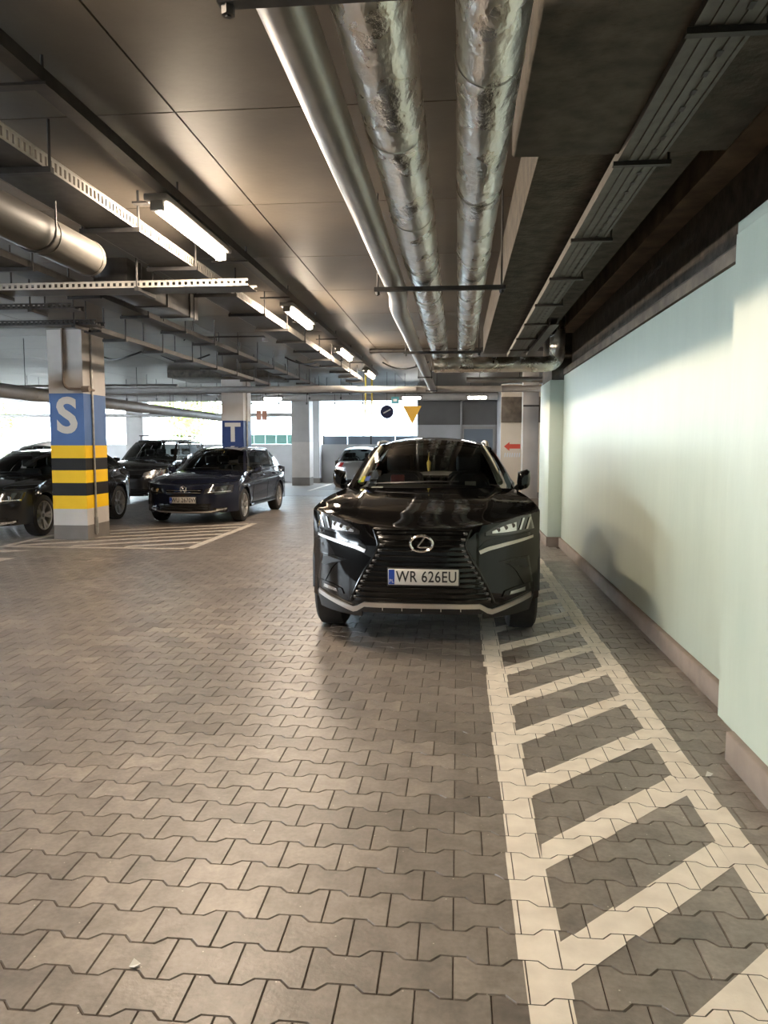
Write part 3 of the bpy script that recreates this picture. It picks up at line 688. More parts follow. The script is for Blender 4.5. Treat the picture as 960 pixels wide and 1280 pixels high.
class Car:
    def __init__(s, name, label, loc, rz, P, paint, group=None):
        s.P = P; s.root = thing(name, label, 'car', loc, rz, group); s.paint = paint
        p = P
        s.zbf = p['zb']; s.ztf = p['zt']
    def F(s, x, z):
        p = s.P; r = min(1.0, abs(x) / p['xe'])
        return p['D'] * r ** p['pw'] + p['lean'](z) * (1 - r * r)
    def fp(s, x, z, off=0.0):
        """point on the front skin, pushed out along the skin normal by off"""
        e = .004; y = s.F(x, z)
        dx = (s.F(x + e, z) - s.F(x - e, z)) / (2 * e); dz = (s.F(x, z + e) - s.F(x, z - e)) / (2 * e)
        if abs(x) + e > s.P['xe']: dx = (s.F(x, z) - s.F(x - math.copysign(e, x), z)) / math.copysign(e, x)
        n = Vector((dx, -1, dz)).normalized(); q = Vector((x, y, z)) + n * off
        return q
    def patch(s, top, bot, m, name, off=.004, depth=.02, nx=14, nz=4, parent=None):
        """strip between two polylines (x,z) on the front skin, with a rim reaching back"""
        def pl(pts, t):
            d = [0]
            for i in range(len(pts) - 1): d.append(d[-1] + math.dist(pts[i], pts[i + 1]))
            q = t * d[-1]
            for i in range(len(pts) - 1):
                if q <= d[i + 1] or i == len(pts) - 2:
                    k = (q - d[i]) / max(1e-9, d[i + 1] - d[i]); return (lerp(pts[i][0], pts[i+1][0], k), lerp(pts[i][1], pts[i+1][1], k))
        ts = sorted(set([i / nx for i in range(nx + 1)]))
        V = []; n = len(ts)
        for j in range(nz + 1):
            for t in ts:
                a, b2 = pl(top, t), pl(bot, t); V.append(s.fp(lerp(a[0], b2[0], j / nz), lerp(a[1], b2[1], j / nz), off))
        Fc = [(j * n + i, (j + 1) * n + i, (j + 1) * n + i + 1, j * n + i + 1) for j in range(nz) for i in range(n - 1)]
        ring = list(range(n)) + [j * n + n - 1 for j in range(1, nz + 1)] + [nz * n + i for i in range(n - 2, -1, -1)] + [j * n for j in range(nz - 1, 0, -1)]
        k = len(V); V += [V[i] + Vector((0, depth, 0)) for i in ring]
        for a in range(len(ring)):
            c = (a + 1) % len(ring); Fc.append((ring[a], ring[c], k + c, k + a))
        return MB().add(V, Fc).build(name, m, parent or s.root, True)
    def mir(s, fn):
        for sg in (-1, 1): fn(sg)
    def body(s):
        p = s.P; R_ = s.root; xe, D, L = p['xe'], p['D'], p['L']; pt = s.paint
        us = [math.sin((i / 22 - 1) * PI / 2) for i in range(45)]
        # front skin
        grid(lambda u, v: s.fp(u * xe, lerp(s.zbf(abs(u)), s.ztf(abs(u)), v)), 0, 16, 'front_bumper', pt, R_, us=us)
        # bonnet
        yc, zc, xw, yw, zw = p['cowl']
        bl = p['bonnet']
        def edge(v):
            return Vector((lerp(xe, xw, sm(v) * .6 + v * .4), lerp(D, yw, v), lerp(s.ztf(1), zw, v ** .8) + .018 * math.sin(PI * v)))
        s.edge = edge
        def hood(u, v):
            r = abs(u); ex = edge(v); z0 = s.ztf(r); f = s.F(r * xe, z0)
            y = lerp(f, lerp(yc, yw, r * r), v); vv = v
            zc_ = bl(v); z = lerp(zc_, ex.z, r ** 2.2)
            if v < 1e-6: z = z0
            elif v < .25: z = lerp(lerp(z0, ex.z, 0 if r < .999 else 1), z, sm(v / .25)) if r < .999 else ex.z
            cr = lerp(p.get('cr0', .42), p.get('cr1', .70), v)
            z += p.get('crease', .012) * math.exp(-((r - cr) / .05) ** 2) * sm(v * 4) * (1 - v * .3)
            return (u * ex.x, y, z)
        grid(hood, 0, 24, 'bonnet', pt, R_, us=us)
        # sides
        yr = L - p['Dr']; ax = p['axles']; RA = p['R'] + .055; W = p['W']; zs = p['sill']
        belt = p['belt']; xb = p['xbelt']
        def top(y):
            if y <= yw: return edge((y - D) / (yw - D))
            return Vector((xb(y), y, belt(y)))
        s.top = top
        def bottom(y):
            z = zs if y > ax[0] else lerp(zs, s.zbf(1.0), sm((ax[0] - y) / .5))
            for a in ax:
                d_ = abs(y - a)
                if d_ < RA: z = max(z, p['R'] + math.sqrt(max(0, RA * RA - d_ * d_)) * .98)
            return z
        ys = set([D + (yr - D) * i / 60 for i in range(61)])
        for a in ax:
            for k in range(25): ys.add(a + RA * 1.001 * math.cos(PI * k / 24))
        ys = sorted(y for y in ys if D <= y <= yr)
        def xs(y, z):
            t_ = top(y); h = (t_.z - z) / max(.05, t_.z - zs); h = max(0., min(1.1, h))
            full = lerp(t_.x, W, sm(h / .34)) if h < .34 else W - .02 * sm((h - .34) / .3) - .05 * sm((h - .75) / .3)
            full -= .012 * math.exp(-((h - .16) / .05) ** 2)
            for a in ax:
                d_ = math.hypot(y - a, z - p['R']); full += p.get('flare', .012) * math.exp(-((d_ - RA) / .07) ** 2)
            k = sm((y - D) / .30); k2 = sm((yr - y) / .35)
            return lerp(xe, lerp(p['xr'], full, k2), k)
        s.xs = xs
        for sg in (-1, 1):
            nv = 18; V = []
            for j in range(nv + 1):
                for y in ys:
                    t_ = top(y); z = lerp(t_.z, bottom(y), j / nv)
                    V.append((sg * (t_.x if j == 0 else xs(y, z)), y, z))
            n = len(ys); Fc = []
            for j in range(nv):
                for i in range(n - 1):
                    q = (j * n + i, j * n + i + 1, (j + 1) * n + i + 1, (j + 1) * n + i); Fc.append(q if sg > 0 else q[::-1])
            sd = mesh('body_side', V, Fc, pt, R_, True)
            # arch and sill trim
            for a in ax:
                pts = []
                for k in range(21):
                    th = PI * (k / 20); y = a + RA * math.cos(th); z = p['R'] + RA * math.sin(th) * .98
                    y = max(D + .004, min(yr - .004, y)); pts.append((sg * (xs(y, z) - .008), y, z))
                MB().tube(pts, p.get('archr', .02), 6).build('arch_trim', p.get('arch_m', 'black_plastic'), sd, True)
                ln_ = MB()
                for k in range(20):
                    t0, t1 = PI * k / 20, PI * (k + 1) / 20; xo, xi = sg * (W - .06), sg * (W - .33); r_ = RA + .005
                    ln_.add([(xo, a + r_ * math.cos(t0), p['R'] + r_ * math.sin(t0)), (xi, a + r_ * math.cos(t0), p['R'] + r_ * math.sin(t0)), (xi, a + r_ * math.cos(t1), p['R'] + r_ * math.sin(t1)), (xo, a + r_ * math.cos(t1), p['R'] + r_ * math.sin(t1))], [(0, 1, 2, 3)])
                    ln_.add([(xi, a, p['R']), (xi, a + r_ * math.cos(t0), p['R'] + r_ * math.sin(t0)), (xi, a + r_ * math.cos(t1), p['R'] + r_ * math.sin(t1))], [(0, 1, 2)])
                ln_.build('wheel_arch_liner', 'black_plastic', sd)
            b2 = MB(); pts = [(sg * (xs(y, zs + .06) + .004), y, zs + .03) for y in [ax[0] + RA + .03 + (ax[1] - ax[0] - 2 * RA - .06) * k / 10 for k in range(11)]]
            b2.tube(pts, .035, 8); b2.build('sill_trim', p.get('sill_m', 'black_plastic'), sd, True)
            # door gaps and handles
            for yd in p['doors']:
                t_ = top(yd); pts = [(sg * (xs(yd, z) + .0015), yd, z) for z in [lerp(t_.z - .02, zs + .08, k / 10) for k in range(11)]]
                MB().tube(pts, .004, 5).build('door_gap', 'ink', sd)
            for yd in p['handles']:
                z = belt(yd) - .11; MB().tube([(sg * (xs(yd, z) - .005), yd - .1, z), (sg * (xs(yd, z) + .022), yd - .07, z), (sg * (xs(yd, z) + .022), yd + .07, z), (sg * (xs(yd, z) - .005), yd + .1, z)], .012, 6).build('door_handle', p.get('handle_m', pt), sd, True)
        # windscreen, pillars, roof
        yh, zh, xh, yhc, zhc = p['header']; yrh, zrh, xrh, yrhc, zrhc = p['rheader']; yt, zt_, xt, ytc, ztc = p['tail']
        cw = lambda r: Vector((r * xw, lerp(yc, yw, r * r), lerp(zc, zw, r * r)))
        hd = lambda r: Vector((r * xh, lerp(yh, yhc, r * r), lerp(zh, zhc, abs(r) ** 2.4)))
        rh = lambda r: Vector((r * xrh, lerp(yrh, yrhc, r * r), lerp(zrh, zrhc, abs(r) ** 2.4)))
        tl = lambda r: Vector((r * xt, lerp(yt, ytc, r * r), lerp(zt_, ztc, r * r)))
        def ws(r, t): return cw(r).lerp(hd(r), t) + Vector((0, -.05, .05)) * math.sin(PI * t) * (1 - r * r * .6)
        s.ws = ws
        q = .93
        grid(lambda u, t: ws(lerp(-q, q, u), lerp(.0, .965, t)), 24, 12, 'windscreen', 'windshield_glass', R_)
        for sg in (-1, 1): grid(lambda u, t: ws(sg * lerp(q, 1.0, u), t), 3, 12, 'pillar_a', pt, R_, flip=sg < 0)
        grid(lambda u, t: ws(lerp(-q, q, u), lerp(.965, 1.0, t)), 24, 2, 'roof_header', pt, R_)
        yrm = (yh + yrh) / 2
        def roof(u, v):
            r = 2 * u - 1; a = hd(r); b2 = rh(r); c = a.lerp(b2, v); c.z += p['crown'] * math.sin(PI * v) * (1 - .35 * r * r); return c
        grid(roof, 24, 16, 'roof', pt, R_)
        # greenhouse sides
        yb0, yb1 = yw, p['ybelt_end']
        def gh(sg, sv, t):
            y = lerp(yb0, yb1, sv); b2 = Vector((xb(y), y, belt(y))) if sv > 0 else Vector((xw, yw, zw))
            tp = roof(1.0, sv); c = b2.lerp(tp, t); c.x += .025 * math.sin(PI * t); return Vector((sg * c.x, c.y, c.z))
        s.gh = gh
        for sg in (-1, 1):
            fr_ = MB()
            def pch(s0, s1, t0, t1, n=4, k=5, off=0):
                V = [gh(sg, lerp(s0, s1, i / n), lerp(t0, t1, j / k)) + Vector((sg * off, 0, 0)) for j in range(k + 1) for i in range(n + 1)]
                return V, [tuple((j * (n+1) + i, j * (n+1) + i + 1, (j+1) * (n+1) + i + 1, (j+1) * (n+1) + i)) for j in range(k) for i in range(n)]
            edges = p['windows']; last = 0.0
            for (s0, s1) in edges:
                if s0 > last: fr_.add(*pch(last, s0, 0, 1))
                fr_.add(*pch(s0, s1, 0, .05, 6, 1)); fr_.add(*pch(s0, s1, .90, 1, 6, 1)); last = s1
            if last < 1: fr_.add(*pch(last, 1, 0, 1))
            f2 = fr_.build('window_frame', pt, R_, True)
            for (s0, s1) in edges:
                b2 = MB(); b2.add(*pch(s0, s1, .05, .90, 8, 5, -.006)); b2.build('side_window', 'tinted_glass', R_, True)
            b2 = MB(); b2.tube([gh(sg, k / 14, .025) + Vector((sg * .006, 0, 0)) for k in range(15)], .008, 6); b2.build('window_trim', p.get('trim_m', 'chrome'), f2, True)
            if p.get('rails'):
                pts = [roof(1 if sg > 0 else 0, v) + Vector((-sg * .03, 0, .035 if .08 < v < .92 else -.0)) for v in [.06, .085, .12, .3, .5, .7, .88, .915, .94]]
                MB().tube(pts, .017, 8).build('roof_rail', p.get('rail_m', 'satin_silver'), R_, True)
            # corner pillar between rear glass and sides
        def rg(r, t): return rh(r).lerp(tl(r), t)
        grid(lambda u, t: rg(lerp(-.9, .9, u), lerp(.06, .94, t)), 16, 8, 'rear_window', 'tinted_glass', R_, flip=False)
        b2 = MB()
        def rp_(u0, u1, t0, t1):
            V = [rg(lerp(u0, u1, i / 8), lerp(t0, t1, j / 4)) for j in range(5) for i in range(9)]
            return V, [tuple((j * 9 + i, j * 9 + i + 1, (j+1) * 9 + i + 1, (j+1) * 9 + i)) for j in range(4) for i in range(8)]
        b2.add(*rp_(-1, -.9, 0, 1)); b2.add(*rp_(.9, 1, 0, 1)); b2.add(*rp_(-.9, .9, 0, .06)); b2.add(*rp_(-.9, .9, .94, 1)); b2.build('tailgate_frame', pt, R_, True)
        # rear skin
        def rear(u, v):
            r = abs(u); z = lerp(lerp(zt_, ztc, r * r), zs + .06, v); x = u * lerp(xt, p['xr'], sm(v * 3.0))
            yb_ = lerp(yt, ytc, r * r); yy = L - p['Dr'] * r ** 3.5 - .05 * (1 - math.sin(PI * min(1, v * .9 + .1)))
            return (x, lerp(yb_, yy, sm(v * 3.0)), z)
        s.rear = rear
        grid(rear, 0, 16, 'rear_panel', pt, R_, us=us, flip=True)
        # side wall triangle joining belt end and tail
        for sg in (-1, 1):
            b2 = MB(); yk = [lerp(p['ybelt_end'], yr, k / 8) for k in range(9)]
            V = [(sg * xb(y), y, belt(y)) for y in yk] + [tuple(Vector((sg * xrh, yrhc, zrhc)).lerp(Vector((sg * xt, ytc, ztc)), k / 8)) for k in range(9)]
            b2.add(V, [(i, i + 1, 10 + i, 9 + i) for i in range(8)]); b2.build('quarter_panel', pt, R_, True)
        # underbody
        MB().box(-W + .22, W - .22, D * .45, L - .25, zs - .02, zs + .05).build('underbody', 'black_plastic', R_)
        # wheels
        for a in ax:
            for sg in (-1, 1): wheel(R_, sg * (W - .02 - p['tw'] / 2), a, p['R'], p['tw'], p['spokes'], p['rim_m'], sg)
        # mirrors
        mx, my, mz = p['mirror']
        for sg in (-1, 1):
            hb = MB(); V = []; nn = 10
            h, wd = p.get('mh', .15), p.get('mw', .13)
            for (yy, sc) in ((-.10, .45), (-.06, .85), (0, 1.0), (.05, .96)):
                for k in range(nn):
                    th = 2 * PI * k / nn; cx_ = math.copysign(abs(math.cos(th)) ** .6, math.cos(th)); cz_ = math.copysign(abs(math.sin(th)) ** .6, math.sin(th))
                    V.append((sg * mx + cx_ * wd * .5 * sc, my + yy, mz + cz_ * h * .5 * sc + cx_ * sg * .02))
            Fc = [(j * nn + k, j * nn + (k + 1) % nn, (j + 1) * nn + (k + 1) % nn, (j + 1) * nn + k) for j in range(3) for k in range(nn)] + [tuple(range(nn)), tuple(range(3 * nn, 4 * nn))]
            hb.add(V, Fc); m_ = hb.build('wing_mirror', p.get('mirror_m', pt), R_, True)
            MB().tube([(sg * (mx - wd * .35), my, mz - h * .35), (sg * (mx - wd * .9), my + .03, mz - h * .62)], [.03, .024], 8).build('mirror_stalk', 'black_plastic', m_, True)
            MB().box(sg * mx - wd * .42, sg * mx + wd * .42, my + .05, my + .056, mz - h * .4, mz + h * .4).build('mirror_glass', 'chrome', m_)
        s.interior()
    def interior(s):
        p = s.P; R_ = s.root; yc, zc, xw, yw, zw = p['cowl']; yh, zh = p['header'][0], p['header'][1]
        def dash(u, v):
            r = 2 * u - 1; y = lerp(yc + .03, yc + .62, v) + .30 * r * r * (1 - v) ; z = zc - .02 - .05 * r * r + .03 * math.sin(PI * v) - (.32 * max(0, v - .85) / .15)
            return (r * (xw - .06), y, z)
        grid(dash, 20, 16, 'dashboard', 'interior_dark', R_)
        dz = yc + .95
        sw = MB(); c = Vector((p['W'] * .40, yc + .62, zc - .06)); pts = []
        for k in range(25):
            a = 2 * PI * k / 24; pts.append(c + Vector((.185 * math.cos(a), .06 * math.sin(a) + .0, .175 * math.sin(a))))
        sw.tube(pts, .016, 8, False); sw.tube([c + Vector((-.17, 0, 0)), c + Vector((0, .0, -.02)), c + Vector((.17, 0, 0))], .022, 6); sw.tube([c + Vector((0, -.25, -.10)), c], .045, 8)
        sw.build('steering_wheel', 'interior_dark', R_, True)
        for x in (-p['W'] * .40, p['W'] * .40):
            for (yy, nm) in ((yc + 1.25, 'front_seat'), (yc + 2.1, 'rear_seat')):
                if yy + .2 > p['ybelt_end'] + .2: continue
                b2 = MB(); b2.box(x - .24, x + .24, yy - .45, yy + .08, p['sill'] + .05, zc - .55); st = bevel(b2.build(nm, 'interior_dark', R_), .05, 3)
                bk = MB(); V = []
                for (z, y0, wd, th) in ((zc - .60, yy, .23, .08), (zc - .25, yy + .07, .25, .07), (zc + .02, yy + .13, .21, .05), (zc + .06, yy + .14, .16, .03)):
                    V += [(x - wd, y0 - th, z), (x + wd, y0 - th, z), (x + wd, y0 + th, z), (x - wd, y0 + th, z)]
                bk.add(V, [(4 * j + i, 4 * j + (i + 1) % 4, 4 * j + 4 + (i + 1) % 4, 4 * j + 4 + i) for j in range(3) for i in range(4)] + [(12, 13, 14, 15)])
                bk.build('seat_back', 'interior_dark', st, True)
                hb = MB(); hb.box(x - .125, x + .125, yy + .10, yy + .20, zc + .09, zc + .26); hr = bevel(hb.build('headrest', 'interior_dark', st), .04, 3)
        c = Vector((0, yh - .02 - .10, zh - .11)); bevel(MB().box(c.x - .12, c.x + .12, c.y - .02, c.y + .02, c.z - .035, c.z + .035).build('rear_view_mirror', 'interior_dark', R_), .012, 2)
    def plate(s, txt, z, wd=.50, h=.114, x=0.0, off=.03):
        y = s.F(x, z) - off
        pl_ = bevel(MB().box(x - wd / 2, x + wd / 2, y, y + .012, z - h / 2, z + h / 2).build('number_plate', 'plate_white', s.root), .003, 1)
        MB().box(x - wd / 2 + .003, x - wd / 2 + .045, y - .0015, y, z - h / 2 + .004, z + h / 2 - .004).build('blue_band', 'plate_blue', pl_)
        text('plate_text', txt, h * .98, (x + .022, y - .0008, z), 'ink', pl_, sx=.80, bold=.0012, depth=.0006, space=1.06)
        text('country_code', 'PL', h * .30, (x - wd / 2 + .024, y - .0022, z - h * .26), 'sign_white', pl_, depth=.0004)
        bevel(MB().box(x - wd / 2 - .008, x + wd / 2 + .008, y + .011, y + .035, z - h / 2 - .012, z + h / 2 + .006).build('plate_holder', 'black_plastic', pl_), .004, 1)
        return pl_

# ---- black crossover facing the viewer
NX = dict(W=.905, xe=.89, D=.58, pw=3.2, L=4.63, Dr=.45, xr=.86, R=.365, tw=.23, axles=(.90, 3.56), sill=.30,
    lean=curve([(.2, .10), (.32, .02), (.42, .0), (.60, .01), (.78, .025), (.88, .07), (1.0, .16)]),
    zb=lambda r: .285 + .03 * r ** 3, zt=lambda r: .885 + .105 * r ** 1.6,
    cowl=(1.22, 1.135, .76, 1.62, 1.105), bonnet=curve([(0, .885), (.10, .945), (.3, 1.005), (.6, 1.065), (1, 1.125)]), cr0=.50, cr1=.78, crease=.014,
    header=(2.02, 1.545, .575, 2.20, 1.475), rheader=(3.75, 1.52, .56, 3.72, 1.46), tail=(4.28, 1.09, .72, 4.12, 1.09), crown=.045,
    belt=curve([(1.62, 1.105), (3.0, 1.14), (4.2, 1.19)]), xbelt=curve([(1.62, .76), (2.2, .80), (3.4, .81), (4.2, .76)]), ybelt_end=4.02,
    windows=[(.045, .40), (.425, .72), (.74, .93)], doors=(1.55, 2.62, 3.45), handles=(2.42, 3.30), rails=True, rail_m='satin_silver',
    spokes=5, rim_m='dark_alloy', mirror=(.868, 1.80, 1.175), mh=.185, mw=.125, archr=.018, trim_m='dark_alloy')
c = Car('crossover_car', 'black crossover with spindle grille, silver lip and plate WR 626EU, facing the aisle', (-.25, 5.38, 0), 0, NX, 'car_black')
c.body(); R0 = c.root
# grille: dark recess, frame, slats
gtop, gw, gb = [(-.345, .882), (0, .882), (.345, .882)], None, None
def gx(z): return curve([(.365, .515), (.50, .455), (.62, .39), (.74, .325), (.785, .31), (.83, .325), (.89, .35)])(z)
def gpatch(z0, z1, m_, nm, off, parent=None, inset=0.0, depth=.02, nz=4):
    zs_ = [lerp(z1, z0, j / 10) for j in range(11)]
    # rows of the patch follow the spindle outline
    V = []; nxx = 20
    for z in zs_:
        g_ = gx(z) - inset
        for i in range(nxx + 1): V.append(c.fp(lerp(-g_, g_, i / nxx), z, off))
    n = nxx + 1; Fc = [(j * n + i, (j + 1) * n + i, (j + 1) * n + i + 1, j * n + i + 1) for j in range(10) for i in range(nxx)]
    return MB().add(V, Fc).build(nm, m_, parent or R0, True)
gr = gpatch(.365, .888, 'gloss_black', 'grille', .005)
for k in range(13):
    z = .395 + k * .0385
    if .66 < z < .70 and False: continue
    g_ = gx(z) - .022; V = [c.fp(lerp(-g_, g_, i / 16), z, .014) for i in range(17)]
    MB().tube(V, .0085, 6).build('grille_slat', 'gloss_black', gr, True)
    if k % 1 == 0:
        for sg in (-1, 1):
            q = c.fp(sg * (g_ - .005), z, .016); bevel(MB().box(q.x - .016, q.x + .016, q.y - .006, q.y + .01, q.z - .009, q.z + .009).build('slat_tip', 'dark_alloy', gr), .003, 1)
for sg in (-1, 1):
    pts = [c.fp(sg * gx(z), z, .010) for z in [lerp(.36, .888, k / 20) for k in range(21)]]
    MB().tube(pts, .012, 8).build('grille_frame', 'gloss_black', gr, True)
MB().tube([c.fp(lerp(-.35, .35, i / 16), .888, .012) for i in range(17)], .013, 8).build('grille_frame', 'gloss_black', gr, True)
# emblem: oval ring with a slanted hook
em = MB(); q0 = c.fp(0, .79, .035); rx, rz_ = .080, .056
em.tube([(q0.x + rx * math.cos(a), q0.y, q0.z + rz_ * math.sin(a)) for a in [2 * PI * k / 32 for k in range(33)]], .011, 8, False)
em.tube([(q0.x + .025, q0.y, q0.z + .050), (q0.x - .022, q0.y, q0.z - .012), (q0.x - .025, q0.y, q0.z - .022), (q0.x - .012, q0.y, q0.z - .026), (q0.x + .062, q0.y, q0.z - .026)], .008, 8)
em.build('emblem', 'chrome', R0, True)
c.plate('WR 626EU', .562, x=.015, off=.05)
# silver skid lip
for seg in ([(-.80, .385), (-.66, .355), (-.50, .315), (-.455, .33), (-.42, .362), (-.2, .368), (0, .368), (.2, .368), (.42, .362), (.455, .33), (.50, .315), (.66, .355), (.80, .385)],):
    lo = [(x, z - .034) for x, z in seg]
    c.patch(seg, lo, 'satin_silver', 'skid_lip', .022, .05, 48, 3)
c.patch([(-.45, .333), (0, .336), (.45, .333)], [(-.43, .285), (0, .288), (.43, .285)], 'black_plastic', 'lower_valance', .012, .05, 24, 2)
c.patch([(-.84, .36), (-.5, .30), (-.44, .30)], [(-.80, .25), (-.5, .24), (-.44, .24)], 'black_plastic', 'lower_valance', .004, .06, 12, 2)
c.patch([(.44, .30), (.5, .30), (.84, .36)], [(.44, .24), (.5, .24), (.80, .25)], 'black_plastic', 'lower_valance', .004, .06, 12, 2)
for k in (-.28, -.14, 0, .14, .28):
    q = c.fp(k, .315, .016); MB().box(q.x - .003, q.x + .003, q.y - .004, q.y + .01, q.z - .006, q.z + .018).build('lip_rib', 'satin_silver', R0)
for sg in (-1, 1):
    X = lambda pts: [(sg * x, z) for x, z in pts]
    hl = c.patch(X([(.455, .868), (.56, .925), (.68, .965), (.80, .978)]), X([(.455, .845), (.56, .842), (.68, .848), (.83, .868)]), 'lamp_dark', 'headlight', .008, .03, 16, 5)
    c.patch(X([(.50, .872), (.60, .912), (.68, .928)]), X([(.50, .858), (.60, .862), (.68, .868)]), 'lamp_reflector', 'reflector', .012, .01, 10, 3, hl)
    for k in range(2):
        xa = .70 + k * .055; c.patch(X([(xa, .872), (xa + .03, .955)]), X([(xa + .016, .872), (xa + .046, .955)]), 'lamp_reflector', 'light_bar', .014, .01, 6, 1, hl)
    for k in range(3):
        xa = .54 + k * .055; q = c.fp(sg * xa, .882 + k * .012, .016); b2 = MB(); b2.tube([(q.x, q.y, q.z), (q.x, q.y + .015, q.z)], .017, 14); b2.build('projector', 'chrome', hl, True)
    c.patch(X([(.40, .755), (.455, .815), (.60, .832), (.80, .845)]), X([(.40, .738), (.455, .775), (.60, .795), (.80, .815)]), 'gloss_black', 'lamp_slot', .006, .02, 14, 3, hl)
    c.patch(X([(.405, .742), (.47, .768), (.60, .792), (.82, .818)]), X([(.415, .718), (.48, .742), (.60, .766), (.82, .800)]), 'satin_silver', 'daytime_light', .012, .015, 16, 2, hl)
    # cheek intake and fog lamp
    ik = c.patch(X([(.555, .655), (.66, .672), (.79, .668)]), X([(.66, .622), (.76, .45), (.83, .46)]), 'gloss_black', 'side_intake', .005, .02, 12, 6)
    c.patch(X([(.60, .640), (.70, .655), (.76, .652)]), X([(.70, .61), (.75, .58), (.79, .59)]), 'black_plastic', 'intake_vane', .009, .02, 8, 2, ik)
    fg = c.patch(X([(.60, .435), (.68, .455), (.80, .462)]), X([(.58, .395), (.68, .398), (.81, .41)]), 'gloss_black', 'fog_lamp', .008, .02, 10, 3)
    c.patch(X([(.64, .428), (.76, .440)]), X([(.63, .405), (.76, .412)]), 'lamp_reflector', 'fog_reflector', .012, .01, 6, 2, fg)
    # pale inner pillar trim, visible through the windscreen
    pts = [c.ws(sg * lerp(.87, .85, t), t) + Vector((0, .04, -.015)) for t in [.12 + .82 * k / 10 for k in range(11)]]
    MB().tube(pts, .030, 8).build('pillar_trim', 'interior_cream', R0, True)
    # wiper
    pts = [c.ws(sg * .10 + lerp(-.55, .25, k / 8), .035 + .03 * k / 8) + Vector((0, -.012, .012)) for k in range(9)]
    MB().tube(pts, .008, 6).build('wiper', 'black_plastic', R0, True)
# windscreen stickers, papers, hanging ornament
def on_glass(r0, r1, t0, t1, m_, nm, off=.006):
    V = [c.ws(r0, t0), c.ws(r1, t0), c.ws(r1, t1), c.ws(r0, t1)]; V = [v + Vector((0, off, -off * .3)) for v in V]
    return MB().add(V, [(0, 1, 2, 3)]).build(nm, m_, R0)
on_glass(-.90, -.865, .10, .20, 'sticker_green', 'windscreen_sticker'); on_glass(-.865, -.82, .10, .21, 'sticker_yellow', 'windscreen_sticker'); on_glass(-.81, -.75, .115, .20, 'sticker_blue', 'windscreen_sticker')
MB().box(-.52, -.42, 1.42, 1.50, 1.112, 1.122).build('parking_ticket', 'paper', R0)
MB().box(.32, .42, 1.62, 1.66, 1.12, 1.165).build('parking_ticket', 'paper', R0)
MB().tube([(-.02, 1.88, 1.43), (-.025, 1.88, 1.36), (-.02, 1.88, 1.33), (-.02, 1.88, 1.25)], [.004, .004, .022, .012], 8).build('hanging_ornament', 'ornament', R0, True)
bevel(MB().box(-.42, -.28, 2.25, 2.33, 1.10, 1.20).build('red_cushion', 'interior_red', R0), .02, 2)

# ---- generic estate / saloon / people carrier specs
def spec(**k):
    b_ = dict(W=.91, xe=.885, D=.52, pw=3.0, L=4.77, Dr=.45, xr=.85, R=.325, tw=.215, axles=(.92, 3.63), sill=.26,
        lean=curve([(.15, .12), (.25, .03), (.35, .0), (.55, .0), (.70, .05), (.9, .16)]),
        zb=lambda r: .22 + .02 * r ** 3, zt=lambda r: .74 + .05 * r ** 2,
        cowl=(1.25, 1.0, .74, 1.62, .955), bonnet=curve([(0, .74), (.12, .80), (.4, .89), (1, .99)]), cr0=.55, cr1=.85, crease=.010,
        header=(2.05, 1.425, .55, 2.22, 1.36), rheader=(4.15, 1.42, .54, 4.1, 1.36), tail=(4.62, 1.0, .68, 4.5, 1.0), crown=.05,
        belt=curve([(1.62, .955), (3.0, .98), (4.4, 1.02)]), xbelt=curve([(1.62, .74), (2.2, .79), (3.6, .80), (4.4, .72)]), ybelt_end=4.35,
        windows=[(.04, .36), (.385, .66), (.69, .93)], doors=(1.5, 2.6, 3.5), handles=(2.42, 3.38), rails=True, rail_m='chrome',
        spokes=5, rim_m='alloy', mirror=(.93, 1.78, .99), mh=.13, mw=.17, archr=.008, arch_m='ink', sill_m='car_black', trim_m='chrome')
    b_.update(k); return b_
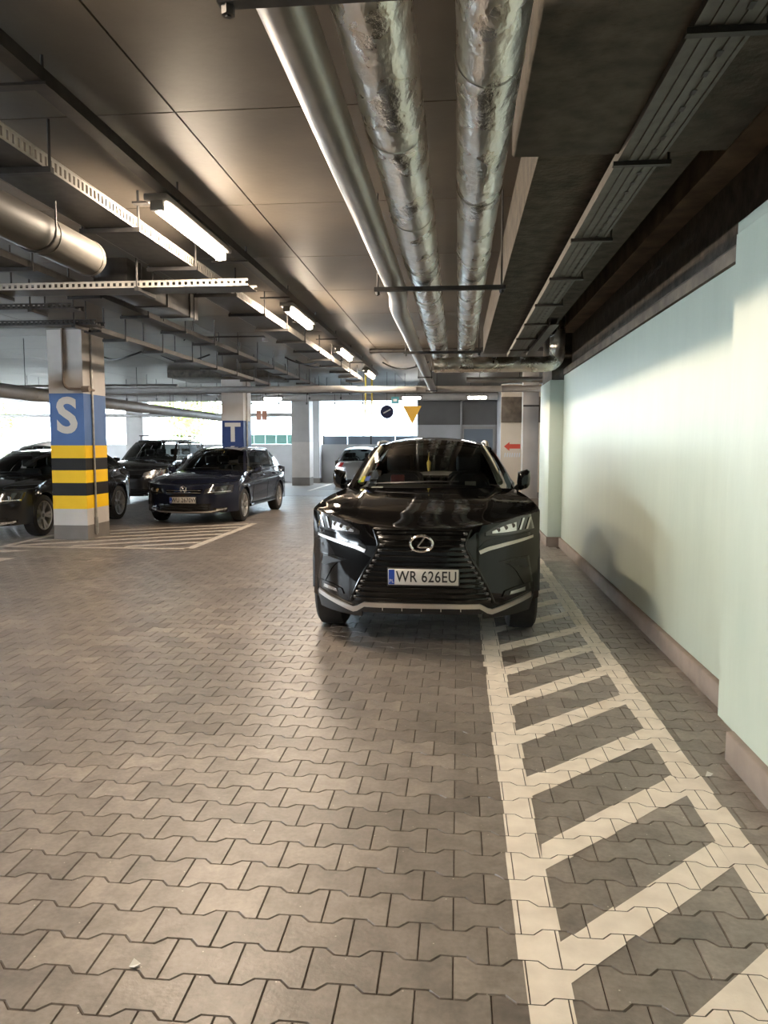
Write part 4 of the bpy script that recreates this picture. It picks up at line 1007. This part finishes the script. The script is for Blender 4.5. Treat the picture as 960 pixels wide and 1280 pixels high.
def simple_face(c, hl_top, hl_bot, grille, lower, plate=None, plate_z=.5, chrome_lip=True, emblem=None, hl_m='lamp_dark'):
    R_ = c.root
    for sg in (-1, 1):
        X = lambda pts: [(sg * x, z) for x, z in pts]
        h = c.patch(X(hl_top), X(hl_bot), hl_m, 'headlight', .006, .02, 14, 4)
        mx_ = lambda k, t: (lerp(hl_top[0][0], hl_top[-1][0], k), lerp(lerp(hl_bot[0][1], hl_bot[-1][1], k), lerp(hl_top[0][1], hl_top[-1][1], k), t))
        for k in (.3, .62):
            x, z = mx_(k, .5); q = c.fp(sg * x, z, .012); MB().tube([(q.x, q.y, q.z), (q.x, q.y + .02, q.z)], .034, 14).build('projector', 'chrome', h, True)
        c.patch(X([mx_(.1, .28), mx_(.9, .28)]), X([mx_(.12, .16), mx_(.9, .14)]), 'lamp_reflector', 'light_bar', .010, .01, 10, 1, h)
        fz = lower[1]; fg = c.patch(X([(.54, fz + .05), (.76, fz + .06)]), X([(.54, fz - .03), (.74, fz - .02)]), 'gloss_black', 'fog_lamp', .006, .02, 10, 2)
        c.patch(X([(.58, fz + .03), (.72, fz + .035)]), X([(.58, fz - .0), (.72, fz + .005)]), 'lamp_reflector', 'fog_reflector', .010, .01, 6, 1, fg)
    gx0, gz0, gz1 = grille
    g_ = c.patch([(-gx0, gz1), (0, gz1), (gx0, gz1)], [(-gx0 * .9, gz0), (0, gz0), (gx0 * .9, gz0)], 'gloss_black', 'grille', .006, .02, 20, 2)
    n = max(2, int((gz1 - gz0) / .035))
    for k in range(n):
        z = lerp(gz0, gz1, (k + .5) / n); MB().tube([c.fp(lerp(-gx0 * .92, gx0 * .92, i / 10), z, .012) for i in range(11)], .006, 6).build('grille_slat', 'chrome' if chrome_lip else 'gloss_black', g_, True)
    lx, lz0, lz1 = lower
    lg = c.patch([(-lx, lz1), (0, lz1), (lx, lz1)], [(-lx * .95, lz0), (0, lz0), (lx * .95, lz0)], 'gloss_black', 'lower_intake', .006, .02, 20, 2)
    for k in range(2):
        z = lerp(lz0, lz1, (k + 1) / 3); MB().tube([c.fp(lerp(-lx * .9, lx * .9, i / 10), z, .010) for i in range(11)], .005, 6).build('intake_slat', 'black_plastic', lg, True)
    if chrome_lip: c.patch([(-.74, lz0 + .045), (-.5, lz0 - .005), (0, lz0 - .015), (.5, lz0 - .005), (.74, lz0 + .045)], [(-.74, lz0 + .02), (-.5, lz0 - .03), (0, lz0 - .04), (.5, lz0 - .03), (.74, lz0 + .02)], 'satin_silver', 'bumper_strip', .010, .02, 30, 2)
    if plate: c.plate(plate, plate_z, off=.035)
    if emblem:
        q = c.fp(0, emblem, .022); b2 = MB(); r_ = .062
        b2.tube([(q.x + r_ * math.cos(a), q.y, q.z + r_ * math.sin(a)) for a in [2 * PI * k / 24 for k in range(25)]], .007, 6, False)
        b2.tube([(q.x - .028, q.y, q.z + .054), (q.x, q.y, q.z + .008), (q.x + .028, q.y, q.z + .054)], .007, 6)
        b2.tube([(q.x - .055, q.y, q.z + .025), (q.x - .026, q.y, q.z - .045), (q.x, q.y, q.z + .002), (q.x + .026, q.y, q.z - .045), (q.x + .055, q.y, q.z + .025)], .007, 6)
        b2.build('emblem', 'chrome', R_, True)
    for sg in (-1, 1):
        pts = [c.ws(sg * .10 + lerp(-.55, .25, k / 8), .03 + .03 * k / 8) + Vector((0, -.012, .012)) for k in range(9)]
        MB().tube(pts, .008, 6).build('wiper', 'black_plastic', R_, True)
def tail_lights(c, m_='tail_red'):
    for sg in (-1, 1):
        V = []; us_ = [.66, .78, .9, 1.0]
        for v in (.04, .16, .30):
            for u in us_: p_ = Vector(c.rear(sg * u, v)); V.append(p_ + Vector((sg * .006, .008, 0)))
        MB().add(V, [(j * 4 + i, j * 4 + i + 1, j * 4 + 5 + i, j * 4 + 4 + i) for j in range(2) for i in range(3)]).build('tail_light', m_, c.root, True)

# dark blue estate
c = Car('estate_car', 'dark blue estate car with chrome roof rails parked between columns S and T', (-5.09, 13.72, 0), math.radians(-1.0), spec(W=.93, xe=.905, xr=.87), 'car_blue')
c.body()
simple_face(c, [(.40, .67), (.60, .72), (.84, .745)], [(.38, .59), (.60, .575), (.82, .60)], (.36, .585, .665), (.50, .27, .40), 'WU 2670W', .47, True, .66)
tail_lights(c)
# black car behind column S
c = Car('saloon_car', 'black car with double-spoke alloy wheels half hidden by column S', (-7.68, 11.02, 0), 0,
    spec(W=.92, xe=.90, L=4.75, D=.56, axles=(.90, 3.72), R=.34, rail_m='chrome', rim_m='alloy', mirror=(.93, 1.8, 1.0), header=(2.05, 1.385, .55, 2.22, 1.325), rheader=(4.0, 1.36, .54, 3.95, 1.31), crown=.045), 'car_graphite')
c.body()
simple_face(c, [(.40, .69), (.60, .735), (.84, .75)], [(.42, .60), (.60, .58), (.80, .60)], (.36, .40, .70), (.66, .26, .36), None, .45, True, None)
tail_lights(c)
# dark people carrier
c = Car('people_carrier', 'tall dark people carrier with roof bars parked behind the blue estate', (-8.2, 18.2, 0), 0,
    spec(W=.91, xe=.885, L=4.35, R=.325, axles=(.88, 3.55), zt=lambda r: .86 + .05 * r ** 2, cowl=(1.0, 1.13, .76, 1.40, 1.08), bonnet=curve([(0, .86), (.12, .93), (.4, 1.02), (1, 1.12)]),
         lean=curve([(.15, .12), (.25, .03), (.35, .0), (.6, .0), (.80, .05), (1.0, .16)]),
         header=(1.85, 1.63, .60, 2.0, 1.56), rheader=(4.0, 1.63, .60, 3.95, 1.56), tail=(4.25, 1.1, .70, 4.15, 1.1), belt=curve([(1.4, 1.08), (3.0, 1.10), (4.2, 1.12)]),
         xbelt=curve([(1.4, .76), (2.2, .81), (3.6, .81), (4.2, .76)]), ybelt_end=4.05, doors=(1.3, 2.35, 3.2), handles=(2.2, 3.05), mirror=(.95, 1.55, 1.08), mh=.18, mw=.17, rail_m='dark_steel', trim_m='ink'), 'car_darkgrey')
c.body()
simple_face(c, [(.42, .80), (.60, .86), (.84, .88)], [(.40, .70), (.60, .66), (.80, .67)], (.38, .66, .75), (.60, .26, .40), None, .5, False, .71, hl_m='lamp_reflector')
rb = MB()
for y in (2.3, 3.4): MB().tube([(-.62, y, 1.75), (.62, y, 1.75)], .014, 8).build('roof_bar', 'dark_steel', c.root, True)
for y in (2.3, 3.4):
    for sg in (-1, 1): MB().tube([(sg * .57, y, 1.60), (sg * .57, y, 1.76)], .014, 6).build('bar_foot', 'dark_steel', c.root)
for (x, y) in ((.18, 3.7), (-.3, 3.6), (.45, 3.7)): MB().tube([(x, y, 1.66), (x, y, 1.86)], .012, 6).build('antenna', 'dark_steel', c.root)
# pale car further back on the left
c = Car('pale_car', 'pale car parked behind the black car with only its roof showing', (-10.6, 16.6, 0), 0, spec(L=4.4, axles=(.9, 3.5), rheader=(3.7, 1.50, .54, 3.65, 1.44), header=(1.8, 1.49, .55, 1.95, 1.42), crown=.12, rails=False, tail=(4.25, 1.0, .68, 4.15, 1.0), ybelt_end=4.0), 'car_white')
c.body()
simple_face(c, [(.40, .67), (.60, .72), (.84, .745)], [(.38, .59), (.60, .575), (.82, .60)], (.36, .585, .665), (.50, .27, .40), None, .47, False, None)
# silver hatchback at the rear, tail towards the viewer
c = Car('hatchback_car', 'silver hatchback with red tail lights parked at the rear parapet', (-3.42, 29.55, 0), PI,
    spec(W=.86, xe=.84, xr=.82, L=3.75, axles=(.75, 3.1), R=.30, header=(1.8, 1.40, .53, 1.95, 1.33), rheader=(3.25, 1.37, .52, 3.2, 1.32), tail=(3.62, .92, .68, 3.5, .92), cowl=(1.0, .97, .70, 1.35, .93), ybelt_end=3.3,
         belt=curve([(1.35, .93), (2.5, .95), (3.5, .97)]), xbelt=curve([(1.35, .70), (2.2, .76), (3.5, .70)]), doors=(1.3, 2.4), handles=(2.2,), mirror=(.9, 1.55, .96), rails=False), 'car_silver')
c.body()
simple_face(c, [(.40, .67), (.60, .72), (.80, .745)], [(.38, .59), (.60, .575), (.78, .60)], (.36, .585, .665), (.50, .27, .40), None, .47, False, None)
tail_lights(c)
